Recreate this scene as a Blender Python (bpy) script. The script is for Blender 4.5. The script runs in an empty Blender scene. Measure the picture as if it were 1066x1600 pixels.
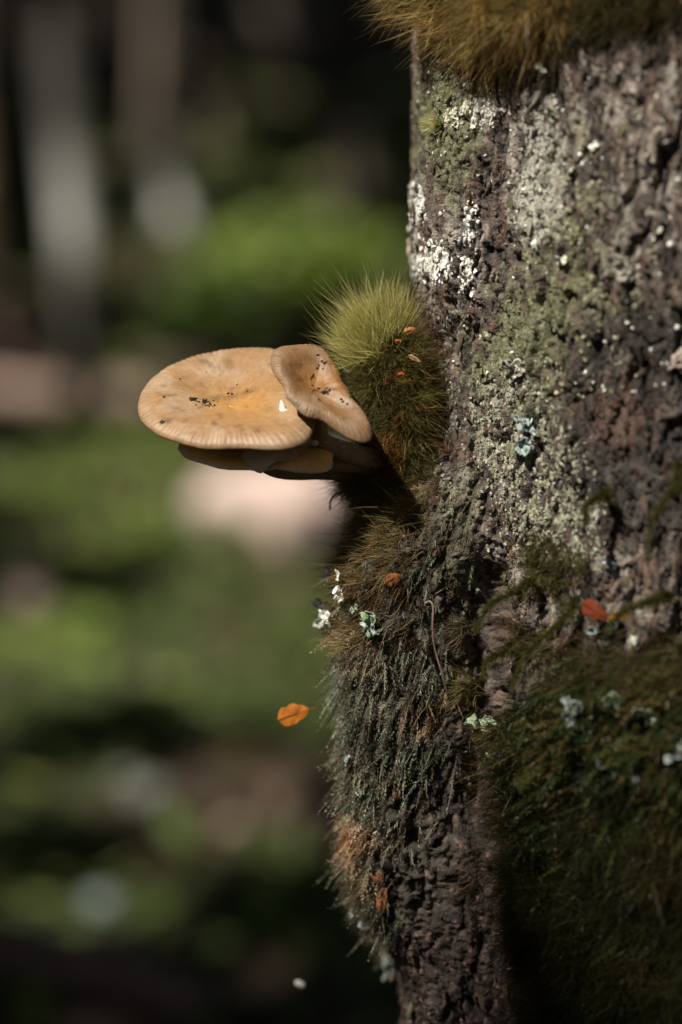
import bpy, math, random
import numpy as np
from mathutils import Vector

random.seed(4)
rng = np.random.default_rng(11)
SC = bpy.context.scene
COL = SC.collection

# ------------------------------------------------------------------ camera
PITCH = math.radians(6.0)
CAM = np.array([0.0, 0.0, 0.85])
D0 = 0.944
LENS = 85.0
K = 36.0 / LENS / 1600.0
FWD = np.array([0, math.cos(PITCH), -math.sin(PITCH)])
UP = np.array([0, math.sin(PITCH), math.cos(PITCH)])
RT = np.array([1.0, 0, 0])
cd = bpy.data.cameras.new('camera')
cam = bpy.data.objects.new('camera', cd)
COL.objects.link(cam)
cam.location = CAM
cam.rotation_euler = (math.pi / 2 - PITCH, 0, 0)
cd.lens = LENS
cd.sensor_fit = 'VERTICAL'
cd.sensor_height = 36.0
cd.sensor_width = 24.0
cd.clip_start = 0.02
cd.clip_end = 400
cd.dof.use_dof = True
cd.dof.focus_distance = D0
cd.dof.aperture_fstop = 2.8
SC.camera = cam

# ------------------------------------------------------------------ light
SUN = np.array([-0.43, -0.52, 0.74]); SUN /= np.linalg.norm(SUN)
w = bpy.data.worlds.new('World'); SC.world = w; w.use_nodes = True
nt = w.node_tree
bg = nt.nodes['Background']
sky = nt.nodes.new('ShaderNodeTexSky'); sky.sky_type = 'NISHITA'; sky.sun_disc = False
sky.sun_elevation = math.asin(SUN[2]); sky.sun_rotation = math.atan2(SUN[0], SUN[1])
nt.links.new(sky.outputs[0], bg.inputs[0]); bg.inputs[1].default_value = 0.05
ld = bpy.data.lights.new('sun', 'SUN'); ld.energy = 5.0; ld.angle = math.radians(0.5); ld.color = (1.0, 0.93, 0.82)
sun = bpy.data.objects.new('sun', ld); COL.objects.link(sun)
sun.rotation_euler = Vector(SUN).to_track_quat('Z', 'Y').to_euler()
SC.view_settings.view_transform = 'Standard'
SC.view_settings.look = 'None'
SC.view_settings.exposure = 0.45
SC.view_settings.gamma = 1.0
SC.view_settings.use_curve_mapping = False
SC.cycles.use_denoising = True
SC.cycles.max_bounces = 6
SC.cycles.transparent_max_bounces = 8

# ------------------------------------------------------------------ helpers
def P(px, py, d=D0):
    px = np.asarray(px, float); py = np.asarray(py, float); d = np.asarray(d, float)
    return CAM + FWD * d[..., None] + RT * ((px - 533) * d * K)[..., None] + UP * ((800 - py) * d * K)[..., None]

def proj(p):
    q = p - CAM
    d = q @ FWD
    return 533 + (q @ RT) / d / K, 800 - (q @ UP) / d / K, d

def sstep(a, b, x):
    t = np.clip((x - a) / (b - a), 0, 1)
    return t * t * (3 - 2 * t)

def hash2(ix, iy, seed=0):
    h = (ix.astype(np.int64) * 374761393 + iy.astype(np.int64) * 668265263 + seed * 974634777) & 0xFFFFFFFF
    h = ((h ^ (h >> 13)) * 1274126177) & 0xFFFFFFFF
    h = (h ^ (h >> 16)) & 0xFFFFFFFF
    return h / 4294967295.0

def perlin(x, y, seed=0):
    x0 = np.floor(x); y0 = np.floor(y); fx = x - x0; fy = y - y0
    u = fx * fx * fx * (fx * (fx * 6 - 15) + 10); v = fy * fy * fy * (fy * (fy * 6 - 15) + 10)
    def g(dx, dy):
        a = hash2(x0 + dx, y0 + dy, seed) * 6.2831853
        return np.cos(a) * (fx - dx) + np.sin(a) * (fy - dy)
    a = g(0, 0) * (1 - u) + g(1, 0) * u
    b = g(0, 1) * (1 - u) + g(1, 1) * u
    return (a * (1 - v) + b * v) * 1.45

def fbm(x, y, o=4, seed=0, gain=0.5):
    s = 0; a = 1; t = 0
    for i in range(o):
        s = s + a * perlin(x * 2.03 ** i, y * 2.03 ** i, seed + i * 17); t += a; a *= gain
    return s / t

def voronoi(x, y, seed=0):
    x0 = np.floor(x); y0 = np.floor(y)
    f1 = np.full(x.shape, 9.0); f2 = np.full(x.shape, 9.0); cr = np.zeros(x.shape); cr2 = np.zeros(x.shape)
    for dx in (-1, 0, 1):
        for dy in (-1, 0, 1):
            cx = x0 + dx; cy = y0 + dy
            px = cx + hash2(cx, cy, seed); py = cy + hash2(cx, cy, seed + 5)
            d = np.hypot(px - x, py - y)
            r = hash2(cx, cy, seed + 9); r2 = hash2(cx, cy, seed + 13)
            near = d < f1
            f2 = np.where(near, f1, np.minimum(f2, d))
            cr = np.where(near, r, cr); cr2 = np.where(near, r2, cr2)
            f1 = np.where(near, d, f1)
    return f1, f2 - f1, cr, cr2

def norm(v):
    return v / np.maximum(np.linalg.norm(v, axis=-1, keepdims=True), 1e-9)

def mesh(name, V, F, col=None, smooth=True):
    """F: (n,3) or (n,4) int array, or list of such arrays."""
    if not isinstance(F, list): F = [F]
    F = [np.asarray(f) for f in F if len(f)]
    me = bpy.data.meshes.new(name)
    V = np.asarray(V, np.float32)
    me.vertices.add(len(V)); me.vertices.foreach_set('co', V.ravel())
    loops = np.concatenate([f.ravel() for f in F]).astype(np.int32)
    sizes = np.concatenate([np.full(len(f), f.shape[1]) for f in F])
    starts = np.concatenate([[0], np.cumsum(sizes)[:-1]]).astype(np.int32)
    me.loops.add(len(loops)); me.loops.foreach_set('vertex_index', loops)
    me.polygons.add(len(sizes)); me.polygons.foreach_set('loop_start', starts)
    me.update(calc_edges=True)
    me.polygons.foreach_set('use_smooth', np.full(len(sizes), bool(smooth)))
    if col is not None:
        a = me.color_attributes.new('col', 'FLOAT_COLOR', 'POINT')
        c = np.ones((len(V), 4), np.float32); c[:, :3] = np.clip(col, 0, 1)
        a.data.foreach_set('color', c.ravel())
    me.validate(clean_customdata=False)
    return me

def add(name, me, m=None, parent=None):
    o = bpy.data.objects.new(name, me)
    if m is not None and me is not None and not me.materials: me.materials.append(m)
    COL.objects.link(o)
    if parent is not None: o.parent = parent
    return o

def tag(o, label=None, cat=None, group=None, kind=None):
    if label: o['label'] = label
    if cat: o['category'] = cat
    if group: o['group'] = group
    if kind: o['kind'] = kind
    return o

def empty(name, loc=(0, 0, 0)):
    o = bpy.data.objects.new(name, None); COL.objects.link(o); o.location = loc
    o.empty_display_size = 0.02
    return o

def childof(o, name, V, F, m, col=None, smooth=True, kind=None):
    """part built in world coordinates, stored relative to the thing's origin"""
    V = np.asarray(V) - np.array(o.location)
    c = add(name, mesh(name, V, F, col, smooth), m, o)
    if kind: c['kind'] = kind
    return c

def thing(name, loc, label, cat, group=None, kind=None):
    return tag(empty(name, loc), label, cat, group, kind)

# ---- materials
def mat(name, color=None, rough=0.8, n_scale=300, n_amt=0.35, bump=0.3, bump_scale=None, bump_dist=0.0005,
        trans=0.0, sss=0.0, sss_r=(1, .5, .25), spec=0.3, coat=0.0, stretch=(1, 1, 1), sheen=0.0):
    m = bpy.data.materials.new(name); m.use_nodes = True
    t = m.node_tree; N = t.nodes; L = t.links
    b = N['Principled BSDF']; out = N['Material Output']
    b.inputs['Roughness'].default_value = rough
    b.inputs['Specular IOR Level'].default_value = spec
    if coat: b.inputs['Coat Weight'].default_value = coat; b.inputs['Coat Roughness'].default_value = .25
    if sheen: b.inputs['Sheen Weight'].default_value = sheen
    if color is None:
        a = N.new('ShaderNodeAttribute'); a.attribute_name = 'col'; src = a.outputs['Color']
    else:
        a = N.new('ShaderNodeRGB'); a.outputs[0].default_value = (*color, 1); src = a.outputs[0]
    tc = N.new('ShaderNodeTexCoord'); mp = N.new('ShaderNodeMapping'); mp.inputs['Scale'].default_value = stretch
    L.new(tc.outputs['Object'], mp.inputs[0])
    n = N.new('ShaderNodeTexNoise'); n.inputs['Scale'].default_value = n_scale; n.inputs['Detail'].default_value = 5
    n.inputs['Roughness'].default_value = 0.65
    L.new(mp.outputs[0], n.inputs['Vector'])
    r = N.new('ShaderNodeMapRange'); r.inputs[1].default_value = .3; r.inputs[2].default_value = .7
    r.inputs[3].default_value = 1 - n_amt; r.inputs[4].default_value = 1 + n_amt
    L.new(n.outputs[0], r.inputs[0])
    mx = N.new('ShaderNodeVectorMath'); mx.operation = 'SCALE'
    L.new(src, mx.inputs[0]); L.new(r.outputs[0], mx.inputs['Scale'])
    L.new(mx.outputs[0], b.inputs['Base Color'])
    if bump:
        n2 = N.new('ShaderNodeTexNoise'); n2.inputs['Scale'].default_value = bump_scale or n_scale
        n2.inputs['Detail'].default_value = 4
        L.new(mp.outputs[0], n2.inputs['Vector'])
        bp = N.new('ShaderNodeBump'); bp.inputs['Strength'].default_value = bump; bp.inputs['Distance'].default_value = bump_dist
        L.new(n2.outputs[0], bp.inputs['Height']); L.new(bp.outputs[0], b.inputs['Normal'])
    if sss:
        b.inputs['Subsurface Weight'].default_value = sss
        b.inputs['Subsurface Radius'].default_value = sss_r
        b.inputs['Subsurface Scale'].default_value = 0.003
    if trans:
        tr = N.new('ShaderNodeBsdfTranslucent'); L.new(mx.outputs[0], tr.inputs[0])
        ms = N.new('ShaderNodeMixShader'); ms.inputs[0].default_value = trans
        L.new(b.outputs[0], ms.inputs[1]); L.new(tr.outputs[0], ms.inputs[2]); L.new(ms.outputs[0], out.inputs[0])
    return m

M = {}
M['bark'] = mat('bark', rough=.55, n_scale=1100, n_amt=.5, bump=1.0, bump_scale=1500, bump_dist=.0009, spec=.5)
M['flake'] = mat('bark_flake', rough=.8, n_scale=700, n_amt=.35, bump=.6, bump_scale=900, bump_dist=.0004)
M['moss'] = mat('moss', rough=.42, n_scale=200, n_amt=.15, bump=0, trans=.52, spec=.4)
M['mossbase'] = mat('moss_base', rough=.95, n_scale=500, n_amt=.5, bump=.8, bump_scale=700, bump_dist=.001)
M['lichen'] = mat('lichen', rough=.85, n_scale=900, n_amt=.2, bump=.4, bump_scale=1500, bump_dist=.0003)
M['cap'] = mat('mushroom_cap', rough=.5, n_scale=500, n_amt=.14, bump=.5, bump_scale=1100, bump_dist=.0003, sss=.35, spec=.4)
M['gill'] = mat('mushroom_gill', rough=.6, n_scale=300, n_amt=.12, bump=.1, trans=.35, spec=.3)
M['stem'] = mat('mushroom_stem', rough=.6, n_scale=400, n_amt=.2, bump=.5, bump_scale=500, bump_dist=.0004, sss=.3, stretch=(1, 1, .3))
M['soil'] = mat('soil_crumb', (.03, .02, .015), rough=.9, n_scale=900, bump=.5)
M['whiteflake'] = mat('white_flake', (.8, .8, .76), rough=.5, n_scale=900, n_amt=.1, bump=.2, trans=.2)
M['leaf_orange'] = mat('dry_leaf', rough=.5, n_scale=200, n_amt=.25, bump=.3, trans=.4)
M['leaf'] = mat('green_leaf', rough=.45, n_scale=20, n_amt=.25, bump=0, trans=.4, spec=.4)
M['litter'] = mat('forest_floor', rough=.9, n_scale=14, n_amt=.6, bump=.8, bump_scale=25, bump_dist=.03)
M['treebark'] = mat('far_bark', rough=.9, n_scale=18, n_amt=.4, bump=.9, bump_scale=25, bump_dist=.02, stretch=(1, 1, .25))
M['rock'] = mat('rock', rough=.85, n_scale=12, n_amt=.25, bump=.6, bump_scale=15, bump_dist=.02)
M['twig'] = mat('twig', rough=.7, n_scale=500, n_amt=.3, bump=.5)

# ------------------------------------------------------------------ terrain
def gz(x, y):
    x = np.asarray(x, float); y = np.asarray(y, float)
    z = .085 * np.clip(y - 2, 0, 6) + .33 * np.clip(y - 7.4, 0, 40) + .42 * np.clip(np.hypot(x, np.minimum(y - 3, 0)) - 6.5, 0, 40)  # last term adds an unseen surrounding rim that blocks low sky light
    z = z + .05 * fbm(x * .9 + 3, y * .9, 3, 71) + .12 * fbm(x * .3, y * .3 + 9, 2, 72) * np.clip((y - 1) / 3, 0, 1)
    return z

def G(px, py, lift=0.0):
    """point of the ground seen in a direction"""
    d = np.linspace(1.5, 40, 4000)
    q = P(np.full(d.shape, float(px)), np.full(d.shape, float(py)), d)
    hit = np.nonzero(q[:, 2] < gz(q[:, 0], q[:, 1]) + lift)[0]
    i = hit[0] if len(hit) else len(d) - 1
    return q[i]

gx = np.concatenate([np.linspace(-60, -4, 30), np.linspace(-3.9, 3.9, 110), np.linspace(4, 60, 30)])
gy = np.concatenate([np.linspace(-30, 1, 20), np.linspace(1.1, 12, 150), np.linspace(12.3, 60, 50)])
X, Y = np.meshgrid(gx, gy)
Z = gz(X, Y)
V = np.stack([X, Y, Z], -1).reshape(-1, 3)
def gridF(ny, nx, wrap=False):
    i = np.arange(ny * nx).reshape(ny, nx)
    if wrap: i = np.concatenate([i, i[:, :1]], 1)
    return np.stack([i[:-1, :-1], i[:-1, 1:], i[1:, 1:], i[1:, :-1]], -1).reshape(-1, 4)
gn = fbm(V[:, 0] * 1.3, V[:, 1] * 1.3, 4, 31)[:, None]
gcol = np.where(gn > .12, np.array([.05, .07, .02]), np.array([.045, .03, .02])) * (1 + .5 * fbm(V[:, 0] * 5, V[:, 1] * 5, 3, 32)[:, None])
o = add('ground', mesh('ground', V, gridF(len(gy), len(gx)), gcol), M['litter']); tag(o, 'brown leaf littered forest floor rising into a shaded slope', kind='structure')

# ------------------------------------------------------------------ generic shapes
def blob_mesh(c, r, n=24, seed=0, amp=.12, freq=2.0):
    """closed noisy ellipsoid with radii r (3,) in world axes"""
    th = np.linspace(0, math.pi, n); ph = np.linspace(0, 2 * math.pi, 2 * n, endpoint=False)
    T, F_ = np.meshgrid(th, ph, indexing='ij')
    d = np.stack([np.sin(T) * np.cos(F_), np.sin(T) * np.sin(F_), np.cos(T)], -1)
    nn = 1 + amp * (fbm(d[..., 0] * freq + d[..., 2] * 1.7 * freq + seed, d[..., 1] * freq + seed * 2.3, 4, seed))
    p = np.array(c) + d * nn[..., None] * np.array(r)
    return p.reshape(-1, 3), gridF(n, 2 * n, True), d.reshape(-1, 3)

def tube(pts, radii, sides=14, seed=0, amp=0.0, freq=6.0, cap=True):
    pts = np.asarray(pts, float); radii = np.asarray(radii, float)
    tg = norm(np.gradient(pts, axis=0))
    a = np.array([0, 0, 1.0]) if abs(tg[0, 2]) < .9 else np.array([1.0, 0, 0])
    u = norm(a - (tg @ a)[:, None] * tg); v = np.cross(tg, u)
    ph = np.linspace(0, 2 * math.pi, sides, endpoint=False)
    s = np.cumsum(np.r_[0, np.linalg.norm(np.diff(pts, axis=0), axis=1)])
    R = radii[:, None] * (1 + amp * fbm(np.cos(ph)[None] * 1.5 + s[:, None] * freq, np.sin(ph)[None] * 1.5 + seed + 0 * s[:, None], 4, seed))
    p = pts[:, None] + R[..., None] * (np.cos(ph)[None, :, None] * u[:, None] + np.sin(ph)[None, :, None] * v[:, None])
    n = len(pts)
    Vv = np.concatenate([p.reshape(-1, 3), pts[:1], pts[-1:]])
    F = [gridF(n, sides, True)]
    if cap:
        i = np.arange(sides); j = (i + 1) % sides
        F.append(np.stack([j, i, np.full(sides, n * sides)], 1))
        F.append(np.stack([i + (n - 1) * sides, j + (n - 1) * sides, np.full(sides, n * sides + 1)], 1))
    return Vv, F

def spline(pts, n=20):
    pts = np.asarray(pts, float)
    t = np.linspace(0, len(pts) - 1, n); out = []
    for x in t:
        i = min(int(x), len(pts) - 2); f = x - i
        p0 = pts[max(i - 1, 0)]; p1 = pts[i]; p2 = pts[i + 1]; p3 = pts[min(i + 2, len(pts) - 1)]
        out.append(.5 * (2 * p1 + (p2 - p0) * f + (2 * p0 - 5 * p1 + 4 * p2 - p3) * f * f + (3 * p1 - p0 - 3 * p2 + p3) * f ** 3))
    return np.array(out)

def strands(root, d, L, w, bend, c0, c1, nseg=4, side=None):
    """ribbons: root (n,3), d (n,3), L (n,), w (n,), bend (n,3) relative to L, c0/c1 (n,3)"""
    n = len(root)
    t = np.linspace(0, 1, nseg + 1)
    C = root[:, None] + L[:, None, None] * (t[None, :, None] * d[:, None] + (t ** 2)[None, :, None] * bend[:, None])
    if side is None:
        side = norm(np.cross(d, rng.normal(size=(n, 3))))
    ww = w[:, None] * (1 - t ** 1.6)[None] * .5 + w[:, None] * .03
    A = C + side[:, None] * ww[..., None]; B = C - side[:, None] * ww[..., None]
    Vv = np.stack([A[:, :-1], B[:, :-1]], 2).reshape(n, -1, 3)           # n, nseg*2
    Vv = np.concatenate([Vv, C[:, -1:]], 1)
    m = nseg * 2 + 1
    base = np.arange(n)[:, None] * m
    q = [];
    for i in range(nseg - 1):
        q.append(np.stack([base[:, 0] + 2 * i, base[:, 0] + 2 * i + 1, base[:, 0] + 2 * i + 3, base[:, 0] + 2 * i + 2], 1))
    tr = np.stack([base[:, 0] + 2 * nseg - 2, base[:, 0] + 2 * nseg - 1, base[:, 0] + 2 * nseg], 1)
    tt = np.concatenate([np.repeat(t[:-1], 2), [1.0]])
    cc = c0[:, None] * (1 - tt)[None, :, None] + c1[:, None] * tt[None, :, None]
    return Vv.reshape(-1, 3), [np.concatenate(q), tr], cc.reshape(-1, 3)

def merge(parts):
    Vs, Fq, Ft, Cs = [], [], [], []; off = 0
    for V_, F_, C_ in parts:
        Vs.append(V_); Cs.append(C_ if C_ is not None else np.full((len(V_), 3), .1))
        for f in (F_ if isinstance(F_, list) else [F_]):
            (Fq if f.shape[1] == 4 else Ft).append(f + off)
        off += len(V_)
    return np.concatenate(Vs), [np.concatenate(x) for x in (Fq, Ft) if x], np.concatenate(Cs)

def pick(pal, n, jitter=.15):
    pal = np.asarray(pal, float)
    c = pal[rng.integers(0, len(pal), n)]
    return np.clip(c * (1 + jitter * rng.normal(size=(n, 1))) * (1 + .03 * rng.normal(size=(n, 3))), .003, 1)

# ------------------------------------------------------------------ the trunk
AX = P(1195., 800., D0 + .075)
R0 = .14
EYE_Z = AX[2]
a1, a2 = math.radians(163), math.radians(274)
dens = np.linspace(a1, a2, 500)
am = math.radians(352)
rest = np.concatenate([np.linspace(a2, am, 170)[1:], np.linspace(am, a1 + 2 * math.pi, 70)[1:-1]])
ang = np.concatenate([dens, rest])
z1, z2 = EYE_Z - .245, EYE_Z + .25
zz = np.concatenate([np.linspace(-.15, z1, 26)[:-1], np.linspace(z1, z2, 860), np.linspace(z2, 7.0, 60)[1:]])
NR0 = 25
A, Zg = np.meshgrid(ang, zz)
def pyz(y): return (P(760., float(y), D0)[2])
# left outline: how far the wood stands out, in metres, by picture height
ys_ = np.array([-400, 0, 100, 250, 330, 450, 560, 690, 760, 830, 900, 1000, 1200, 1290, 1370, 1450, 1550, 1700, 2400])
of_ = np.array([9, 9, 8, 10, 12, 12, 6, 8, 15, 28, 38, 39, 38, 38, 38, 33, 20, 16, 40]) * .001
zk = np.array([pyz(y) for y in ys_])[::-1]
knob = np.interp(Zg, zk, of_[::-1])
adeg = np.degrees(A)
wl = 1 - sstep(203, 213, adeg); wl = wl * sstep(110, 165, adeg) * (.78 + .35 * sstep(182, 200, adeg))
U = A * R0 * 1000.0           # mm along girth
Rb = R0 + knob * wl
dRb = np.diff(Rb[:, :500], axis=1); da_ = np.diff(A[:, :500], axis=1)
ds_ = np.hypot(Rb[:, :499] * da_, dRb) * 1000.0
U[:, :499] = U[:, 499:500] - np.cumsum(ds_[:, ::-1], 1)[:, ::-1]
Vm = Zg * 1000.0              # mm up
wx = 3.0 * fbm(U / 14, Vm / 18, 3, 1); wy = 4.0 * fbm(U / 16, Vm / 20, 3, 2)
u_, v_ = U + wx, Vm + wy
low = Zg < pyz(1150)
disp = np.zeros_like(U)
disp += 4.0 * fbm(U / 60, Vm / 110, 2, 3)
disp += 2.6 * fbm(u_ / 12, v_ / 34, 3, 4)
fis = np.abs(fbm(u_ / 13, v_ / 52, 2, 5)); disp -= 6.0 * (1 - sstep(0, .11, fis)) * sstep(-.3, .3, fbm(U / 40, Vm / 60, 2, 51))
fis2 = np.abs(fbm(u_ / 8 + 9, v_ / 17, 2, 6)); disp -= 1.5 * (1 - sstep(0, .15, fis2))
fis3 = np.abs(fbm(u_ / 6.5 + 31, v_ / 38, 3, 16)); crk = (1 - sstep(0, .10, fis3)) * sstep(-.25, .25, fbm(U / 25, Vm / 45, 2, 52)); disp -= 3.6 * crk
f1, e1, c1, c1b = voronoi((u_ + .25 * v_) / 5.5 + .35 * fbm(U / 3, Vm / 4, 3, 61), v_ / 24 + .3 * fbm(U / 3, Vm / 4, 3, 62), 7)
disp += 1.7 * (c1 - .5) * sstep(0, .1, e1) - 1.3 * (1 - sstep(0, .1, e1))
f2, e2, c2, c2b = voronoi(u_ / 2.4 + .5 * fbm(U / 1.5, Vm / 2, 3, 63), v_ / 8 + .4 * fbm(U / 1.5, Vm / 2, 3, 64), 8)
disp += .7 * (c2 - .5) * sstep(0, .12, e2) - .45 * (1 - sstep(0, .12, e2))
rg = 1 - 2 * np.abs(fbm(u_ / 3.0, v_ / 11, 4, 9, .62))
disp += .95 * (rg - .6)
disp += .75 * fbm(U / 1.3, Vm / 3.2, 3, 10, .75)
# groove beside the knob
Zpx = np.interp(Zg, zk, ys_[::-1].astype(float))       # picture height of each ring
gr = np.exp(-((adeg - 212 - 1.2 * fbm(0 * Vm, Vm / 25, 2, 20)) / 2.2) ** 2) * sstep(840, 930, Zpx) * (1 - sstep(1250, 1380, Zpx))
disp -= 11 * gr
gr2 = np.exp(-((adeg - 221 - 1.5 * fbm(0 * Vm + 3, Vm / 30, 2, 21)) / 1.0) ** 2) * sstep(790, 850, Zpx) * (1 - sstep(930, 990, Zpx))
disp -= 5 * gr2
kn = wl * sstep(760, 860, Zpx) * (1 - sstep(1330, 1450, Zpx)); disp += kn * (6.5 * fbm(U / 11, Vm / 14, 3, 26) + 2.5 * fbm(U / 4, Vm / 6, 2, 27))
# mat at lower right swells towards the camera
mlo = 214.5 + 6 * sstep(1250, 1560, Zpx) + 2.5 * sstep(1040, 960, Zpx)
matb = sstep(925, 1080, Zpx + 60 * fbm(U / 22, Vm / 22, 3, 22) + .9 * (adeg - 240)) * sstep(0, 9, adeg - mlo + 10 * fbm(U / 13, Vm / 16, 3, 23)) * (1 - sstep(300, 330, adeg))
disp += matb * (9 + 11 * fbm(U / 15, Vm / 17, 3, 24) + 5 * fbm(U / 5, Vm / 6, 2, 25))
flare = .05 * np.clip((.35 - Zg) / .4, 0, 1) ** 2 * (1 + .5 * np.sin(A * 5))
Rr = R0 + knob * wl + flare - .012 * np.clip(Zg - 1.0, 0, 6) * .5
Rp = np.gradient(Rb, axis=1) / np.gradient(A, axis=1); Rp[:, 498:] = 0; Rp[:, :2] = 0
hn = np.hypot(Rb, Rp); n_r = Rb / hn; n_a = -Rp / hn; dm = disp * .001
lean = .0
Pg = np.stack([AX[0] + (Rr + dm * n_r) * np.cos(A) - dm * n_a * np.sin(A), AX[1] + (Rr + dm * n_r) * np.sin(A) + dm * n_a * np.cos(A), Zg], -1)
# normals on the grid
du = np.roll(Pg, -1, 1) - np.roll(Pg, 1, 1); dv = np.gradient(Pg, axis=0)
Ng = norm(np.cross(du, dv))
smoothN = np.stack([np.cos(A), np.sin(A), 0 * A], -1)
gpx, gpy, gd = proj(Pg)

# colours: patches of algae, crust and bare bark
c_brown = np.array([.085, .06, .045]); c_dark = np.array([.02, .015, .012]); c_grey = np.array([.30, .265, .225])
c_pink = np.array([.30, .225, .185]); c_alg = np.array([.13, .135, .062]); c_pale = np.array([.37, .35, .29]); c_white = np.array([.68, .67, .62])
c_red = np.array([.15, .07, .045]); c_grn = np.array([.20, .215, .13])
def mixc(c, k, m): return c * (1 - m[..., None]) + k * m[..., None]
def g2(cx, cy, sx, sy): return np.exp(-((gpx - cx) / sx) ** 2 - ((gpy - cy) / sy) ** 2)
n_l = fbm(u_ / 9, v_ / 16, 4, 40); n_m = fbm(u_ / 3.0, v_ / 7.5, 4, 41, .68); n_f = fbm(U / 1.1, Vm / 1.3, 3, 42, .7); n_x = fbm(U / 22, Vm / 26, 3, 43)
C = np.broadcast_to(c_brown, Pg.shape).copy()
C = mixc(C, c_grey, sstep(-.05, .3, n_l + .3 * n_f))
C = mixc(C, c_pink, sstep(.1, .4, n_m + .25 * n_f) * .7)
C = mixc(C, c_red, sstep(.12, .32, fbm(u_ / 7, v_ / 12, 3, 44)) * .5)
C = mixc(C, c_dark, sstep(.05, .4, -n_m + .2 * n_f) * .75)
C = mixc(C, c_dark, sstep(.0, .6, -rg + .2) * .6)
C = mixc(C, c_dark, np.clip((1 - sstep(0, .12, e1)) * .6 + (1 - sstep(0, .12, fis)) * .75 + crk * .75, 0, .95))
C = mixc(C, c_dark, sstep(.1, .45, fbm(u_ / 16, v_ / 30, 3, 46)) * .45)
alg = np.clip(.6 * g2(880, 380, 75, 210) + .8 * g2(800, 560, 90, 120) + .8 * g2(690, 160, 60, 80) + .6 * g2(700, 250, 60, 90) + .5 * g2(1010, 460, 60, 60) + .5 * g2(700, 850, 60, 150), 0, 1)
C = mixc(C, c_alg, sstep(.25, .6, alg * .8 + .7 * n_l + .5 * n_m) * .8 * sstep(.1, .3, alg))
C = mixc(C, c_grn, sstep(.4, .8, alg * .5 + .8 * n_m + .6 * n_f + .3 * n_x) * .6 * sstep(.1, .3, alg))
pal = np.clip(1.0 * g2(850, 260, 45, 110) + .6 * g2(830, 330, 50, 60) + .5 * g2(1000, 230, 90, 180) + .7 * g2(790, 620, 60, 80) + .4 * g2(960, 430, 60, 50), 0, 1)
C = mixc(C, c_pale, sstep(.35, .6, pal * .7 + .7 * n_m + .3 * n_f) * sstep(.1, .3, pal) * .9)
wht = np.clip(1.0 * g2(652, 320, 14, 40) + 1.0 * g2(676, 408, 30, 26) + .9 * g2(736, 352, 12, 40) + .7 * g2(640, 440, 8, 60) + .7 * g2(730, 430, 12, 30) + .75 * g2(735, 180, 30, 30) + .6 * g2(770, 165, 25, 20), 0, 1)
wm = sstep(.42, .6, wht * .75 + .8 * n_m + .45 * n_f) * sstep(.08, .25, wht)
C = mixc(C, c_white, wm)
sp = sstep(.50, .58, n_m + .5 * fbm(U / 1.5, Vm / 1.7, 2, 45)) * (gpy < 560) * (gpx < 960)
C = mixc(C, c_white, sp * .8)
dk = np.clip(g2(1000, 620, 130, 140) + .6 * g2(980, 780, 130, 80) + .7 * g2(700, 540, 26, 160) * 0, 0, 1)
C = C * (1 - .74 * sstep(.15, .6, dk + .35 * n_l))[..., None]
C = mixc(C, c_red, sstep(.2, .6, g2(970, 650, 80, 80) * .6 + .5 * n_l) * .4)
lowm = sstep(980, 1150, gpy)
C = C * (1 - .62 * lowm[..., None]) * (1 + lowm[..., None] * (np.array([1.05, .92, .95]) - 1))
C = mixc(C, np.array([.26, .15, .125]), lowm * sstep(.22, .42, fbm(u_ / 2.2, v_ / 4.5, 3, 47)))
# under the mosses the wood is stained with dark humus
under = np.clip(sstep(213, 205, adeg) * sstep(740, 850, gpy) * (1 - sstep(1390, 1480, gpy)) + matb, 0, 1)
C = mixc(C, np.array([.035, .03, .018]), under * .85)
Pg_r = disp + 2.0 * 0
C = C * (.72 + .28 * sstep(-3.5, 1.5, disp - 4.0 * fbm(U / 60, Vm / 110, 2, 3)))[..., None] if False else C

tree = thing('mossy_tree', (AX[0], AX[1], 0.0), 'near tree trunk with cracked grey brown bark, moss cushions and white lichen', 'tree')
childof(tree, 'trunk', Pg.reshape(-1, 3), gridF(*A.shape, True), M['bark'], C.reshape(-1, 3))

# arrays of the finely built area, used to set growth on the bark
SL = (slice(NR0 + 3, NR0 + 857), slice(0, 499))
sP = Pg[SL].reshape(-1, 3); sS = norm(Ng[SL].reshape(-1, 3) * .35 + smoothN[SL].reshape(-1, 3)); sx = gpx[SL].ravel(); sy = gpy[SL].ravel(); sC = C[SL].reshape(-1, 3)
sN = Ng[SL].reshape(-1, 3)
# seen half only, first surface
seen = (sN @ norm(CAM - AX)) > -.35
def pickpts(weight, n):
    wgt = np.where(seen, weight, 0).astype(float); cs = np.cumsum(wgt)
    return np.searchsorted(cs, rng.random(n) * cs[-1]).clip(0, len(cs) - 1)
sD = gd[SL].ravel()
def near(px, py):
    e = (sx - px) ** 2 + (sy - py) ** 2 + np.where(seen, 0, 1e6)
    c = np.nonzero(e < max(e.min() + 1, 30))[0]
    return c[np.argmin(sD[c])]
def gs(cx, cy, rx, ry, p=2): return np.exp(-(np.abs((sx - cx) / rx) ** p + np.abs((sy - cy) / ry) ** p))

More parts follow.
